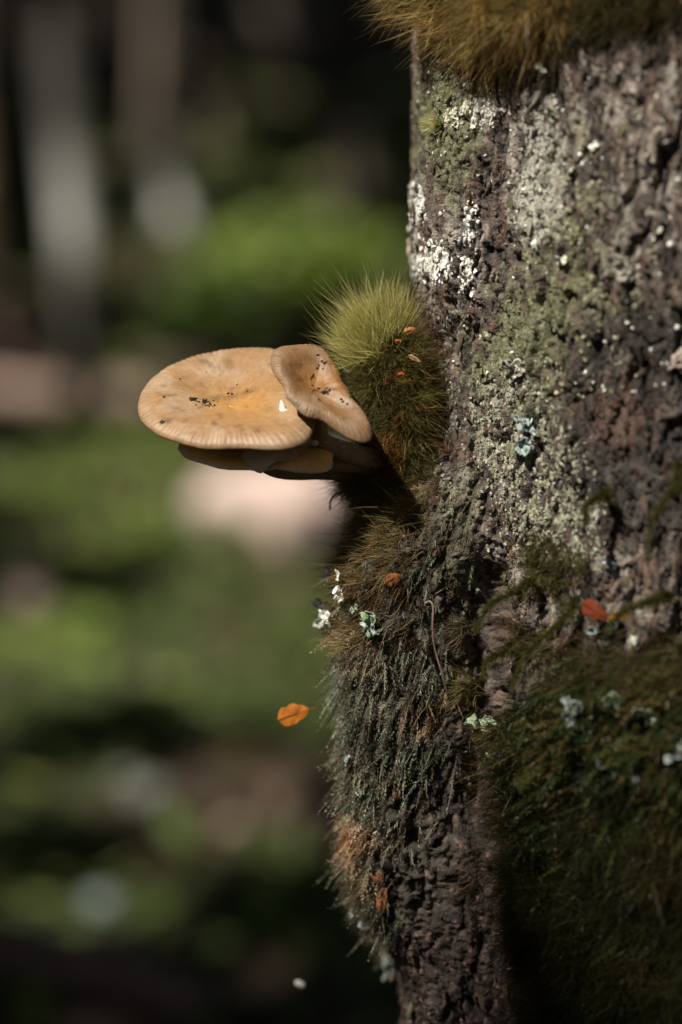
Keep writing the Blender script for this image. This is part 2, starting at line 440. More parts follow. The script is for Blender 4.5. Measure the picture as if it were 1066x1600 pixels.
# ------------------------------------------------------------------ bark flakes (loose pieces)
def flake_mesh(seed):
    r_ = np.random.default_rng(seed); n = 9
    a = np.linspace(0, 2 * math.pi, n, endpoint=False) + r_.normal(size=n) * .12
    r = .5 * (1 + .28 * r_.normal(size=n)).clip(.45, 1.4)
    x = r * np.cos(a); y = r * np.sin(a); z = .18 * x * x - .1 * y * y + .05 * r_.normal(size=n)
    top = np.stack([x * .92, y * .92, z + .10], 1); bot = np.stack([x, y, z - .04], 1)
    V_ = np.concatenate([top, bot, [[0, 0, .13]]])
    i = np.arange(n); j = (i + 1) % n
    F_ = [np.stack([i, i + n, j + n, j], 1)[:, ::-1], np.stack([i, j, np.full(n, 2 * n)], 1)]
    return V_, F_
fl_meshes = {}
fcols = {'grey': c_grey * .8, 'brown': c_brown * 1.2, 'dark': c_dark * 1.3, 'pale': c_pale * .85, 'green': c_alg * 1.1}
for k in range(4):
    V_, F_ = flake_mesh(k + 1)
    for cn, cc in fcols.items():
        fl_meshes[(k, cn)] = mesh('bark_flake', V_, F_, np.tile(cc, (len(V_), 1)), smooth=False)
def cname(c):
    names = list(fcols); return names[int(np.argmin([np.abs(np.array(fcols[q]) - c).sum() for q in names]))]
wfl = ((sy > -10) & (sy < 1600) & (sx < 1090)).astype(float) * (1 - under[SL].ravel()) * (sx > 610)
idx = pickpts(wfl, 230)
for q in idx:
    nrm = Vector(sS[q]); s = random.uniform(.0022, .0058)
    o = add('bark_flake', fl_meshes[(random.randrange(4), cname(sC[q]))], M['flake'], tree)
    o.location = Vector(sP[q] + sS[q] * .0002 - np.array(tree.location))
    zq = nrm.to_track_quat('Z', 'Y')
    from mathutils import Quaternion
    o.rotation_mode = 'QUATERNION'
    o.rotation_quaternion = zq @ Quaternion((0, 0, 1), random.gauss(0, .35)) @ Quaternion((1, 0, 0), random.gauss(0, .14)) @ Quaternion((0, 1, 0), random.gauss(0, .14))
    o.scale = (s * .65, s * random.uniform(1, 1.9), s)

# ------------------------------------------------------------------ moss builders
def clumps(pos, nrm, n_strand, comb, L, w, spread, pal0, pal1, root_r=.0015, Lj=.25, bend=None, bj=.12, nseg=4, dj=.25, cj=.18, flow=.55):
    """brush-like shoots. pos/nrm: shoot centres; comb: direction the shoots are combed along"""
    n = len(pos)
    fl = np.stack([fbm(pos[:, 0] * 130 + pos[:, 1] * 60 + 7 * q_, pos[:, 2] * 130 + 3 * q_, 2, 80 + q_) for q_ in range(3)], 1)
    d = norm(nrm + comb + dj * rng.normal(size=(n, 3)) + 2.2 * flow * fl)
    Ls = L * (1 + Lj * rng.normal(size=n)).clip(.4, 1.7)
    k0 = pick(pal0, n, cj); k1 = pick(pal1, n, cj)
    i = np.repeat(np.arange(n), n_strand); m = len(i)
    off = rng.normal(size=(m, 3)); off -= (off * d[i]).sum(1)[:, None] * d[i]
    root = pos[i] + off * root_r
    dd = norm(d[i] + off * spread)
    b = bj * rng.normal(size=(m, 3)) + (0 if bend is None else np.asarray(bend))
    b = b - off * spread * .45
    return strands(root, dd, Ls[i] * (1 + .2 * rng.normal(size=m)).clip(.4, 1.4), w * (1 + .25 * rng.normal(size=m)).clip(.4, 1.8), b, k0[i], k1[i] * (1 + .12 * rng.normal(size=(m, 1))), nseg)

def fronds(pos, nrm, comb, L, leaf, w, pal, steps=11, dj=.3, bend=None, width=.45):
    """small feathery shoots: a stem with short leaves to both sides"""
    n = len(pos)
    d = norm(nrm + comb + dj * rng.normal(size=(n, 3)))
    Ls = L * (1 + .3 * rng.normal(size=n)).clip(.4, 1.7)
    b = (np.zeros(3) if bend is None else np.asarray(bend)) + .15 * rng.normal(size=(n, 3))
    side = norm(np.cross(d, nrm + .3 * rng.normal(size=(n, 3)))); c = pick(pal, n, .22)
    parts = [strands(pos, d, Ls, np.full(n, w * 1.2), b, c * .6, c, 4)]
    t = np.linspace(.08, 1, steps)
    for s in (-1, 1):
        root = pos[:, None] + Ls[:, None, None] * (t[None, :, None] * d[:, None] + (t ** 2)[None, :, None] * b[:, None])
        dd = norm(d[:, None] + 2 * t[None, :, None] * b[:, None] + s * side[:, None] * (width / .45) + .2 * rng.normal(size=(n, steps, 3)))
        l = leaf * (1.15 - .75 * t[None]) * (1 + .2 * rng.normal(size=(n, steps)))
        cc = np.repeat(c[:, None], steps, 1) * (1 + .2 * rng.normal(size=(n, steps, 1)))
        m = n * steps
        parts.append(strands(root.reshape(-1, 3), dd.reshape(-1, 3), np.abs(l).ravel(), np.full(m, w), .1 * rng.normal(size=(m, 3)), cc.reshape(-1, 3) * .8, cc.reshape(-1, 3) * 1.15, 2))
    return merge(parts)

def blobpts(blobs, n, seed=0, facing=None):
    """points on a union of ellipsoids, with normals; blob = (px,py,depth,rx_px,ry_px,rz_px)"""
    area = np.array([b[3] * b[4] for b in blobs], float); k = rng.choice(len(blobs), n * 3, p=area / area.sum())
    v = norm(rng.normal(size=(n * 3, 3)))
    B = np.array(blobs, float)
    c = np.array([P(b[0], b[1], b[2]) for b in blobs])
    r = B[:, 3:6] * K * D0
    r = r[:, [0, 2, 1]]
    p = c[k] + v * r[k]; nn = norm(v / r[k])
    inside = np.zeros(len(p), bool)
    for j in range(len(blobs)):
        q = (p - c[j]) / r[j]; inside |= ((q ** 2).sum(1) < .93)
    ok = ~inside & ((nn @ norm(CAM - c[0])) > -.45)
    ok = np.nonzero(ok)[0][:n]
    return p[ok], nn[ok]

def blob_base(t, blobs, col, seed=0):
    parts = []
    for j, b in enumerate(blobs):
        V_, F_, d_ = blob_mesh(P(b[0], b[1], b[2]), np.array([b[3], b[5], b[4]]) * K * D0 * .95, 20, seed + j, .25, 3)
        parts.append((V_, F_, np.tile(col, (len(V_), 1))))
    V_, F_, C_ = merge(parts)
    return childof(t, 'cushion', V_, F_, M['mossbase'], C_)

S2L = np.array([-.9, -.3, .25])
YG = [(.78, .72, .26), (.62, .62, .19), (.92, .88, .50), (.62, .55, .17)]  # palest tips are sunlit highlights put into the colour
OL = [(.10, .10, .03), (.14, .12, .035), (.09, .075, .025)]
GOLD = [(.58, .43, .17), (.42, .33, .12), (.34, .34, .12), (.52, .40, .18), (.36, .20, .08)]
BRN = [(.10, .06, .03), (.07, .045, .02), (.13, .085, .04)]
DGR = [(.026, .036, .012), (.036, .042, .013), (.045, .04, .014), (.02, .028, .01)]  # greens lowered so the shade on the mat is in the colour

# --- B: the bright cushion beside the mushrooms
dB = D0 + .012
t = thing('moss_cushion', tuple(P(650., 620., dB)), 'bright yellow green moss cushion right behind the mushroom caps, its tips in the sun', 'moss')
blobsB = [(604, 545, dB + .004, 29, 33, 26), (596, 588, dB + .004, 26, 40, 26), (622, 585, dB + .006, 30, 48, 26), (630, 645, dB + .005, 30, 50, 24), (622, 700, dB + .010, 36, 34, 24)]
blob_base(t, blobsB, (.035, .028, .012), 3)
p, n = blobpts(blobsB, 2600)
x_, y_, _ = proj(p)
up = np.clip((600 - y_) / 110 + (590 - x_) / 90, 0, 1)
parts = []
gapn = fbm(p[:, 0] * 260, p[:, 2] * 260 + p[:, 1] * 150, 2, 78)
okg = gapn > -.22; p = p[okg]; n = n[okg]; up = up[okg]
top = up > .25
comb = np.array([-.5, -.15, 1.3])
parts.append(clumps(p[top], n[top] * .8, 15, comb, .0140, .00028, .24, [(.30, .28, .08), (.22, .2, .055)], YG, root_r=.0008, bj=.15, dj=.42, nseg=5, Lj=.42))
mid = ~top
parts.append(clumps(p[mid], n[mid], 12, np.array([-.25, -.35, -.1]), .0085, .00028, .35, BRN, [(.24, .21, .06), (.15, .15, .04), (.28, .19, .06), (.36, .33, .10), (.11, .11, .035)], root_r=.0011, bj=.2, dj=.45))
i_ = pickpts(gs(662, 630, 34, 120, 3), 900)
parts.append(clumps(sP[i_], sS[i_], 9, np.array([-.35, -.3, -.1]), .008, .00026, .4, BRN, [(.24, .19, .06), (.13, .13, .035), (.30, .17, .06), (.10, .09, .03), (.36, .24, .10)], root_r=.0011, bj=.25, dj=.6))
V_, F_, C_ = merge(parts)
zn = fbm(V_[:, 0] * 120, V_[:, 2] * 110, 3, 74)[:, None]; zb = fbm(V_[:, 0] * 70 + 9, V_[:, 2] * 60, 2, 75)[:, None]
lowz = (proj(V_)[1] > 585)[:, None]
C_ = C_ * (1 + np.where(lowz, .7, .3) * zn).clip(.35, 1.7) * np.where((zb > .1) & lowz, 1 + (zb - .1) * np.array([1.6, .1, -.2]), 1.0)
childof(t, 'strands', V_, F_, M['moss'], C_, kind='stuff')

# --- dark moss under the caps
t = thing('moss_cushion', tuple(P(610., 750., dB)), 'dark brown green moss hanging under the mushrooms, in their shade', 'moss')
wC = gs(600, 760, 75, 55, 4)
iC = pickpts(wC, 900)
pC = sP[iC]; nC = sS[iC]
blobsC = [(590, 745, dB + .022, 52, 36, 36), (640, 770, dB + .02, 46, 48, 34)]
blob_base(t, blobsC, (.03, .024, .012), 9)
p, n = blobpts(blobsC, 900)
parts = [clumps(np.concatenate([p, pC]), np.concatenate([n, nC]), 9, np.array([-.6, -.35, -.15]), .0095, .00026, .4, [(.22, .15, .07), (.18, .12, .05)], [(.20, .21, .08), (.24, .21, .09), (.36, .28, .12)], root_r=.001, bj=.22, dj=.4)]
V_, F_, C_ = merge(parts); childof(t, 'strands', V_, F_, M['moss'], C_, kind='stuff')

# --- golden tuft on the knob
t = thing('moss_tuft', tuple(sP[near(590, 880)]), 'golden brown stringy moss tuft below the mushrooms, above white leafy lichen', 'moss')
i_ = pickpts(gs(585, 850, 60, 75, 4), 1100)
parts = [clumps(sP[i_], sS[i_], 9, np.array([-.55, -.3, -.2]), .010, .00028, .35, [(.16, .11, .05), (.12, .08, .035)], GOLD + BRN, root_r=.001, bj=.25, dj=.5)]
i_ = pickpts(gs(620, 950, 60, 60, 4), 500)
parts.append(clumps(sP[i_], sS[i_], 8, np.array([-.75, -.3, -.7]), .010, .00026, .3, BRN, GOLD[3:] + BRN, root_r=.0008, bj=.2, dj=.4))
V_, F_, C_ = merge(parts); childof(t, 'strands', V_, F_, M['moss'], C_, kind='stuff')

# --- feathery grey-green moss hanging down the knob
t = thing('feather_moss', tuple(sP[near(590, 1120)]), 'dull grey green feathery moss hanging over the bulge of the trunk', 'moss')
FG = [(.22, .25, .16), (.17, .20, .13), (.28, .28, .20), (.18, .14, .09), (.13, .10, .07), (.34, .34, .26)]
i_ = pickpts(gs(590, 1090, 105, 120, 6) + .7 * gs(580, 1240, 80, 90, 4) + .3 * gs(570, 1390, 60, 80, 4) + .25 * gs(580, 930, 100, 90, 4) + .25 * gs(690, 880, 50, 110, 4), 3400)
V_, F_, C_ = fronds(sP[i_], sS[i_] * .9, np.array([-.15, -.15, -1.05]), .0085, .0024, .00042, FG, bend=(0, 0, -.45), dj=.55)
zn = fbm(V_[:, 0] * 60, V_[:, 2] * 60, 3, 68)[:, None]; zb = fbm(V_[:, 0] * 25 + 9, V_[:, 2] * 35, 2, 69)[:, None]
C_ = C_ * (1 + 1.1 * zn).clip(.3, 2.2) * np.where(zb > .05, 1 + (zb - .05) * np.array([2.2, .6, .2]), 1.0)
childof(t, 'shoots', V_, F_, M['moss'], C_, kind='stuff')
i_ = pickpts(gs(505, 1080, 20, 160, 4) + gs(550, 1440, 40, 60, 4), 650)
V_, F_, C_ = clumps(sP[i_], sS[i_], 7, np.array([-.3, 0, -.4]), .007, .00024, .4, BRN, [(.12, .09, .05), (.16, .13, .08)], bj=.25, dj=.5)
childof(t, 'hairs', V_, F_, M['moss'], C_, kind='stuff')

# --- A: moss hanging in from the top
t = thing('moss_cushion', tuple(P(760., 10., D0 - .03)), 'golden green moss hanging into view at the very top of the trunk', 'moss')
dA = D0 + .0
blobsA = [(680, -30, dA + .012, 50, 40, 40), (745, 0, dA - .008, 62, 52, 40), (800, 0, dA - .028, 60, 52, 40), (760, 60, dA - .012, 40, 34, 26), (850, 5, dA - .04, 50, 42, 34), (730, -60, dA, 100, 60, 50), (830, -60, dA - .03, 90, 50, 50)]
blob_base(t, blobsA, (.04, .03, .014), 30)
p, n = blobpts(blobsA, 2000)
x_, y_, _ = proj(p)
dirl = np.where((x_ < 720)[:, None], np.array([-1.1, -.1, -.05]), np.array([-.35, -.4, -.75]))
V_, F_, C_ = clumps(p, n * .8, 12, dirl, .0135, .00032, .34, [(.14, .08, .035), (.10, .07, .03)], [(.55, .38, .12), (.46, .30, .09), (.62, .48, .18), (.38, .34, .11), (.30, .15, .05)], root_r=.0012, bj=.3, dj=.62)
zn = fbm(V_[:, 0] * 90, V_[:, 2] * 90, 3, 76)[:, None]; C_ = C_ * (1 + 1.0 * zn).clip(.25, 1.9)
childof(t, 'strands', V_, F_, M['moss'], C_, kind='stuff')

t = thing('moss_cushion', tuple(P(960., 0., D0 - .05)), 'dark moss strip along the top edge, right of the golden moss', 'moss')
i_ = pickpts(gs(950, 0, 95, 34, 4), 700)
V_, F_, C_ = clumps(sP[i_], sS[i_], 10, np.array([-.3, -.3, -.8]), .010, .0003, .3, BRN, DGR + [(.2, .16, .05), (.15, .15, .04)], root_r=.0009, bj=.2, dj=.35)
childof(t, 'strands', V_, F_, M['moss'], C_, kind='stuff')

# --- small tufts
for (px, py, r, L, pal, comb, lab) in [
        (684, 192, 6, .005, YG, (-.1, -.3, .3), 'tiny green moss tuft on the bark near the left edge below the hanging moss'),
        (560, 1000, 12, .010, YG + GOLD, (-.8, -.2, .2), 'thin pale green moss tuft just under the white leafy lichen'),
        (730, 985, 9, .012, [(.22, .17, .12)], (-1.0, -.3, -.3), 'wispy brown moss tuft beside the dark groove'),
        (745, 1075, 9, .014, GOLD[2:4], (-1.2, -.3, -.1), 'wispy pale moss tuft at the left edge of the dark moss mat, under another tuft'),
        (860, 880, 36, .006, OL, (-.1, -.3, -.2), 'olive moss tuft on the grey green lichen crust'),
        (665, 555, 20, .006, [(.4, .2, .07), (.2, .14, .05)], (-.2, -.3, -.1), 'rusty brown moss tuft where the bright cushion meets the bark')]:
    q = near(px, py)
    t = thing('moss_tuft', tuple(sP[q]), lab, 'moss')
    i_ = pickpts(gs(px, py, r, r, 2), int(20 + r * 6))
    V_, F_, C_ = clumps(sP[i_], sS[i_], 8, np.array(comb), L, .0003, .4, OL, pal, root_r=.0006, bj=.2, dj=.4)
    childof(t, 'strands', V_, F_, M['moss'], C_, kind='stuff')

# --- D: the dark mat at lower right
t = thing('moss_mat', tuple(sP[near(900, 1250)]), 'thick dark green moss mat with shade in its colour, covering the lower right of the trunk', 'moss')
patch_ = sstep(-.25, .15, fbm(sP[:, 0] * 60 + sP[:, 1] * 30, sP[:, 2] * 50, 3, 77) + .9 * sstep(1050, 1250, sy) - .05)
wD = np.where(under[SL].ravel() > .08, under[SL].ravel() ** 1.5, 0) * patch_ * (sx > 735) * (sx < 1100) * (sy > 860) * (sy < 1625)
i_ = pickpts(wD.astype(float), 5200)
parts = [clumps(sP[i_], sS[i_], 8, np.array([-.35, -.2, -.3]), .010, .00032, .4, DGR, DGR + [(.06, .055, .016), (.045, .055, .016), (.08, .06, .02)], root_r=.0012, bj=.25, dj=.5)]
edge = wD * (under[SL].ravel() < .75)
i_ = pickpts(edge.astype(float), 900)
parts.append(clumps(sP[i_], sS[i_], 7, np.array([-1.1, -.3, -.1]), .012, .00025, .3, BRN, [(.2, .15, .08), (.14, .13, .05), (.1, .12, .04)], root_r=.0009, bj=.25, dj=.4))
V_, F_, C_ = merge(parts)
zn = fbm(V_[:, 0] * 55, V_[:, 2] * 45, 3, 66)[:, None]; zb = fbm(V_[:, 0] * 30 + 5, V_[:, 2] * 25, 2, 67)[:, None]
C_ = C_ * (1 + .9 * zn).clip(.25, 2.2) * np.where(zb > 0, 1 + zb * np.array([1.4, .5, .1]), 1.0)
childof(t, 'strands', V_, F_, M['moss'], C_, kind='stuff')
i_ = pickpts(wD * np.exp(-((sy - 1050) / 160.) ** 2), 420)
V_, F_, C_ = fronds(sP[i_], sS[i_] * 1.1, np.array([-.6, -.2, -.55]), .018, .0030, .0006, [(.10, .11, .03), (.07, .09, .025), (.14, .10, .03), (.05, .08, .03)], steps=14, width=.5)
childof(t, 'shoots', V_, F_, M['moss'], C_, kind='stuff')

# stout mossy shoots reaching out of the mat
for (x0, y0, x1_, y1_, lab) in [
        (835, 905, 745, 980, 'blurred olive moss shoot pointing left at the upper edge of the mat'),
        (905, 930, 800, 1075, 'long green moss shoot slanting down left in front of the mat'),
        (945, 770, 915, 815, 'short yellow moss shoot above the mat on the dark bark'),
        (1062, 720, 1010, 870, 'long olive moss shoot at the right picture edge above the mat'),
        (1050, 930, 950, 985, 'olive moss shoot beside the red leaf'),
        (800, 1010, 755, 1060, 'stubby dark moss shoot near the wispy tufts')]:
    q = near(x0, y0); d_ = (proj(sP[q][None])[2][0]) - .006
    a_, b_ = P(x0, y0, d_ + .004), P(x1_, y1_, d_ - .008)
    t = thing('moss_shoot', tuple(a_), lab, 'moss')
    c = spline([a_, a_ * .66 + b_ * .34 + [.002, -.003, .003], a_ * .3 + b_ * .7 + [-.0015, -.002, .0035], b_], 60)
    m = np.repeat(c, 22, 0); tgd = np.repeat(norm(np.gradient(c, axis=0)), 22, 0)
    off = norm(rng.normal(size=m.shape)); off = norm(off - (off * tgd).sum(1)[:, None] * tgd)
    cc = pick([(.11, .11, .025), (.08, .10, .025), (.15, .12, .03)], len(m))
    V_, F_, C_ = strands(m, norm(tgd + off * rng.uniform(.3, 1.3, (len(m), 1))), np.repeat(np.linspace(.0042, .0014, 60), 22) * rng.uniform(.5, 1.5, len(m)), np.full(len(m), .00045), .3 * rng.normal(size=m.shape), cc * .5, cc * (1 + .4 * rng.normal(size=(len(m), 1))).clip(.4, 2), 2)
    childof(t, 'leaflets', V_, F_, M['moss'], C_, kind='stuff')
    V_, F_ = tube(c[::6], np.linspace(.0006, .0002, 10), 6); childof(t, 'stem', V_, F_, M['twig'], np.tile((.06, .05, .02), (len(V_), 1)))

# ------------------------------------------------------------------ lichen
ICO_V = None
def granule():
    t_ = (1 + 5 ** .5) / 2
    v = norm(np.array([[-1, t_, 0], [1, t_, 0], [-1, -t_, 0], [1, -t_, 0], [0, -1, t_], [0, 1, t_], [0, -1, -t_], [0, 1, -t_], [t_, 0, -1], [t_, 0, 1], [-t_, 0, -1], [-t_, 0, 1]], float))
    f = np.array([[0, 11, 5], [0, 5, 1], [0, 1, 7], [0, 7, 10], [0, 10, 11], [1, 5, 9], [5, 11, 4], [11, 10, 2], [10, 7, 6], [7, 1, 8], [3, 9, 4], [3, 4, 2], [3, 2, 6], [3, 6, 8], [3, 8, 9], [4, 9, 5], [2, 4, 11], [6, 2, 10], [8, 6, 7], [9, 8, 1]])
    return v, f
GV, GF = granule()
def scatter_granules(pos, nrm, size, cols, flat=.5):
    n = len(pos)
    s = size * (1 + .4 * rng.normal(size=n)).clip(.3, 2.2)
    u = norm(np.cross(nrm, rng.normal(size=(n, 3)))); v = np.cross(nrm, u)
    st = 1 + .5 * rng.random((n, 1))
    g = GV[None] * (1 + .4 * rng.normal(size=(n, 12, 1))).clip(.3, 2)
    p = pos[:, None] + s[:, None, None] * (g[..., 0:1] * u[:, None] * st[:, None] + g[..., 1:2] * v[:, None] + g[..., 2:3] * nrm[:, None] * flat)
    F_ = (GF[None] + (np.arange(n) * 12)[:, None, None]).reshape(-1, 3)
    return p.reshape(-1, 3), F_, np.repeat(cols, 12, 0)

nm_s = n_m[SL].ravel(); nf_s = n_f[SL].ravel()
for (areas, n, size, pal, lab, thr) in [
        ([(652, 320, 12, 38)], 420, .0006, [(.72, .71, .66), (.6, .58, .52)], 'upper white crusty lichen spot on the left edge of the bark', .0),
        ([(678, 408, 30, 26)], 1100, .0006, [(.74, .73, .68), (.62, .6, .54)], 'largest white crusty lichen patch above the bright moss cushion', .0),
        ([(737, 352, 9, 38), (730, 430, 9, 26)], 420, .00055, [(.7, .7, .64), (.58, .56, .5)], 'narrow white lichen streak right of the largest white patch', .0),
        ([(740, 180, 40, 22)], 260, .0005, [(.66, .6, .5), (.7, .68, .6)], 'speckled cream lichen under the hanging golden moss', .0),
        ([(632, 440, 6, 60)], 260, .0006, [(.66, .62, .5), (.6, .5, .38)], 'pale crust along the outline of the trunk above the bright cushion', 0),
        ([(800, 670, 62, 85), (840, 770, 70, 85), (880, 830, 55, 50)], 3800, .00045, [(.22, .22, .15), (.30, .32, .23), (.2, .2, .13), (.37, .35, .27)], 'grey green granular lichen crust spreading right of the mushrooms', .0),
        ([(845, 240, 26, 90), (835, 320, 22, 40)], 420, .0004, [(.34, .34, .29), (.42, .42, .37)], 'pale grey lichen streak beside the shadow of the hanging moss', .0),
        ([(900, 430, 70, 150)], 350, .0005, [(.22, .22, .12), (.28, .28, .16), (.18, .18, .09)], 'yellow green lichen crust spread over the upper middle bark', .1),
        ([(690, 640, 30, 120)], 500, .0006, [(.26, .27, .22), (.3, .3, .25)], 'fine grey lichen dust on the dark bark beside the bright cushion', .0)]:
    wgt = sum(gs(a, b, c_, d_, 4) for a, b, c_, d_ in areas) * sstep(thr - .05, thr + .25, nm_s + .3 * nf_s + .1)
    i_ = pickpts(wgt, n)
    V_, F_, C_ = scatter_granules(sP[i_] + sS[i_] * .0001, sS[i_], size, pick(pal, len(i_), .12))
    q = i_[0]; t = thing('lichen_patch', tuple(sP[q]), lab, 'lichen')
    childof(t, 'crust', V_, F_, M['lichen'], C_, False, kind='stuff')

# bigger leafy bits of lichen: each one a thing with curled lobes
def lobes(t, c, nrm, size, pal, nl=7, seed=0):
    r_ = np.random.default_rng(seed); parts = []
    for k in range(nl):
        nrm2 = norm(nrm + .6 * r_.normal(size=3)); u = norm(np.cross(nrm2, r_.normal(size=3))); v = np.cross(nrm2, u)
        m = 10; rr = np.linspace(0, 1, 4)[1:]; aa = np.linspace(0, 2 * math.pi, m, endpoint=False)
        ctr = c + nrm * size * .25 + (u * r_.normal() + v * r_.normal()) * size * .42
        pts = [ctr[None]]
        wob = 1 + .2 * r_.normal(size=m)
        for x in rr:
            pts.append(ctr + (size * .42 * x * wob)[:, None] * (np.cos(aa)[:, None] * u + np.sin(aa)[:, None] * v) + nrm2 * (size * .22 * x * x * (1 + .5 * np.sin(aa * 3 + k)))[:, None])
        V_ = np.concatenate(pts); i = np.arange(m); j = (i + 1) % m
        F_ = [np.stack([1 + i + a * m, 1 + j + a * m, 1 + j + (a + 1) * m, 1 + i + (a + 1) * m], 1) for a in range(2)]
        F_ = [np.concatenate(F_), np.stack([np.zeros(m, int), 1 + i, 1 + j], 1)]
        # a second shell makes it solid
        n0 = len(V_); V2 = V_ - nrm2 * size * .06
        F_ += [F_[0][:, ::-1] + n0, F_[1][:, ::-1] + n0, np.stack([1 + i + 2 * m, 1 + j + 2 * m, 1 + j + 2 * m + n0, 1 + i + 2 * m + n0], 1)]
        V_ = np.concatenate([V_, V2]); parts.append((V_, F_, np.tile(pick(pal, 1)[0], (len(V_), 1))))
    V_, F_, C_ = merge(parts); return childof(t, 'lobes', V_, F_, M['lichen'], C_)
WH = [(.72, .74, .66), (.66, .7, .58), (.78, .78, .72)]; BL = [(.34, .40, .39), (.40, .44, .43), (.28, .34, .33)]; GL = [(.28, .36, .24), (.36, .42, .32)]
leafy = [
    (534, 903, 20, WH, 'white leafy lichen, top lobe of the bright cluster at the left outline'),
    (547, 928, 20, WH, 'white leafy lichen, right lobe of the bright cluster at the left outline'),
    (522, 944, 20, WH, 'white leafy lichen, left lobe of the bright cluster at the left outline'),
    (532, 972, 20, WH, 'white leafy lichen, bottom lobe of the bright cluster at the left outline'),
    (593, 965, 22, GL, 'mint green leafy lichen below the golden moss'),
    (572, 960, 12, GL, 'small mint green lichen left of the larger mint one'),
    (597, 975, 16, BL, 'pale blue grey lichen hugging the mint green one'),
    (725, 380, 10, WH, 'small white lichen dot above the white streak base'),
    (716, 378, 9, BL, 'bluish white lichen dot between the two white patches'),
    (837, 383, 16, WH, 'round white lichen blob in the upper middle bark'),
    (879, 408, 14, WH, 'round white lichen blob right of a similar one'),
    (893, 272, 15, WH, 'oval white lichen blob right of the pale streak'),
    (929, 232, 10, WH, 'small white lichen dot in the upper right bark'),
    (851, 105, 14, WH, 'pale lichen bit just under the golden moss'),
    (865, 172, 13, WH, 'white lichen bit below the golden moss, near the shadow'),
    (979, 141, 14, [(.5, .42, .38)], 'pinkish pale lichen spot at upper right'),
    (832, 665, 20, BL, 'pale blue lichen at the top of the grey green crust'),
    (822, 700, 20, BL, 'pale blue lichen just below another on the grey green crust'),
    (806, 578, 22, [(.4, .4, .32)], 'cream lichen bump above the pale blue pair'),
    (947, 870, 16, BL, 'faint bluish lichen on the bark above the dark mat'),
    (954, 990, 18, BL, 'narrow pale blue lichen under the red leaf'),
    (998, 996, 14, WH, 'small whitish lichen dot right of the red leaf'),
    (915, 1102, 34, BL, 'bright bluish lichen flake in the middle of the dark mat'),
    (958, 1082, 38, GL, 'grey green lichen flake above right of the bluish flake'),
    (1018, 1092, 40, GL, 'large grey green lichen flake near the right picture edge'),
    (760, 1140, 30, GL, 'dim green lichen flake at the left edge of the mat'),
    (785, 1175, 26, GL, 'dim green lichen flake, lower of the pair at the mat edge'),
    (938, 1190, 18, BL, 'small bluish lichen speck low in the dark mat'),
    (1008, 1215, 18, BL, 'bluish lichen speck low in the mat near the right edge'),
    (1058, 1170, 22, BL, 'pale lichen flake cut by the right picture edge'),
    (578, 1240, 10, GL, 'tiny pale green lichen in the hanging feathery moss'),
    (560, 1180, 14, BL, 'small grey lichen on the left side of the feathery moss'),
    (556, 1450, 22, [(.3, .34, .32)], 'dim grey lichen patch low on the left outline'),
    (592, 1505, 20, [(.34, .38, .34)], 'lower dim grey lichen on the left outline'),
    (1060, 560, 20, [(.55, .45, .4)], 'pinkish white lichen at the right edge beside the dark bark'),
    (1030, 370, 12, WH, 'small white lichen dot near the right edge, upper bark'),
    (980, 418, 22, [(.45, .42, .36)], 'pale crust patch on the upper right bark')]
for k, (px, py, s, pal, lab) in enumerate(leafy):
    q = near(px, py); c = sP[q]
    if under[SL].ravel()[q] > .4 and px > 735: c = c + sS[q] * .007
    elif under[SL].ravel()[q] > .3: c = c + sS[q] * .0045
    else: c = c + sS[q] * .0003
    t = thing('leafy_lichen', tuple(c), lab, 'lichen', 'pale lichens dotted over the trunk')
    inmat = under[SL].ravel()[q] > .4 and px > 735
    lobes(t, c, sS[q], s * K * D0 * (.75 if inmat else 1), np.array(pal) * (.7 if inmat else 1), (4 if inmat else 9) if s > 18 else 3, k)

# tiny white specks and crumbs, too many to count
i_ = pickpts(((sy < 640) & (sx > 640) & (sx < 1066)) * (nm_s > .1).astype(float), 420)
V_, F_, C_ = scatter_granules(sP[i_], sS[i_], .00055, pick([(.75, .75, .7), (.6, .6, .52)], len(i_)), .7)
o = add('lichen_specks', mesh('lichen_specks', V_, F_, C_), M['lichen']); tag(o, 'tiny white lichen specks dusted over the upper bark', 'lichen', kind='stuff')
i_ = pickpts(((sy > -50) & (sy < 1620) & (sx < 1090) & (sx > 560)) * (1. - under[SL].ravel()), 15000)
V_, F_, C_ = scatter_granules(sP[i_] - sS[i_] * .0001, sS[i_], .00048, sC[i_] * (1 + .3 * rng.normal(size=(len(i_), 1))).clip(.4, 1.7), .45)
o = childof(tree, 'bark_crumbs', V_, F_, M['flake'], C_, False, kind='stuff')

# ------------------------------------------------------------------ mushrooms
def plane_hit(px, py, p0, n):
    ray = P(px, py, np.ones(len(px))) - CAM
    t = ((p0 - CAM) @ n) / (ray @ n)
    return CAM + ray * t[:, None]

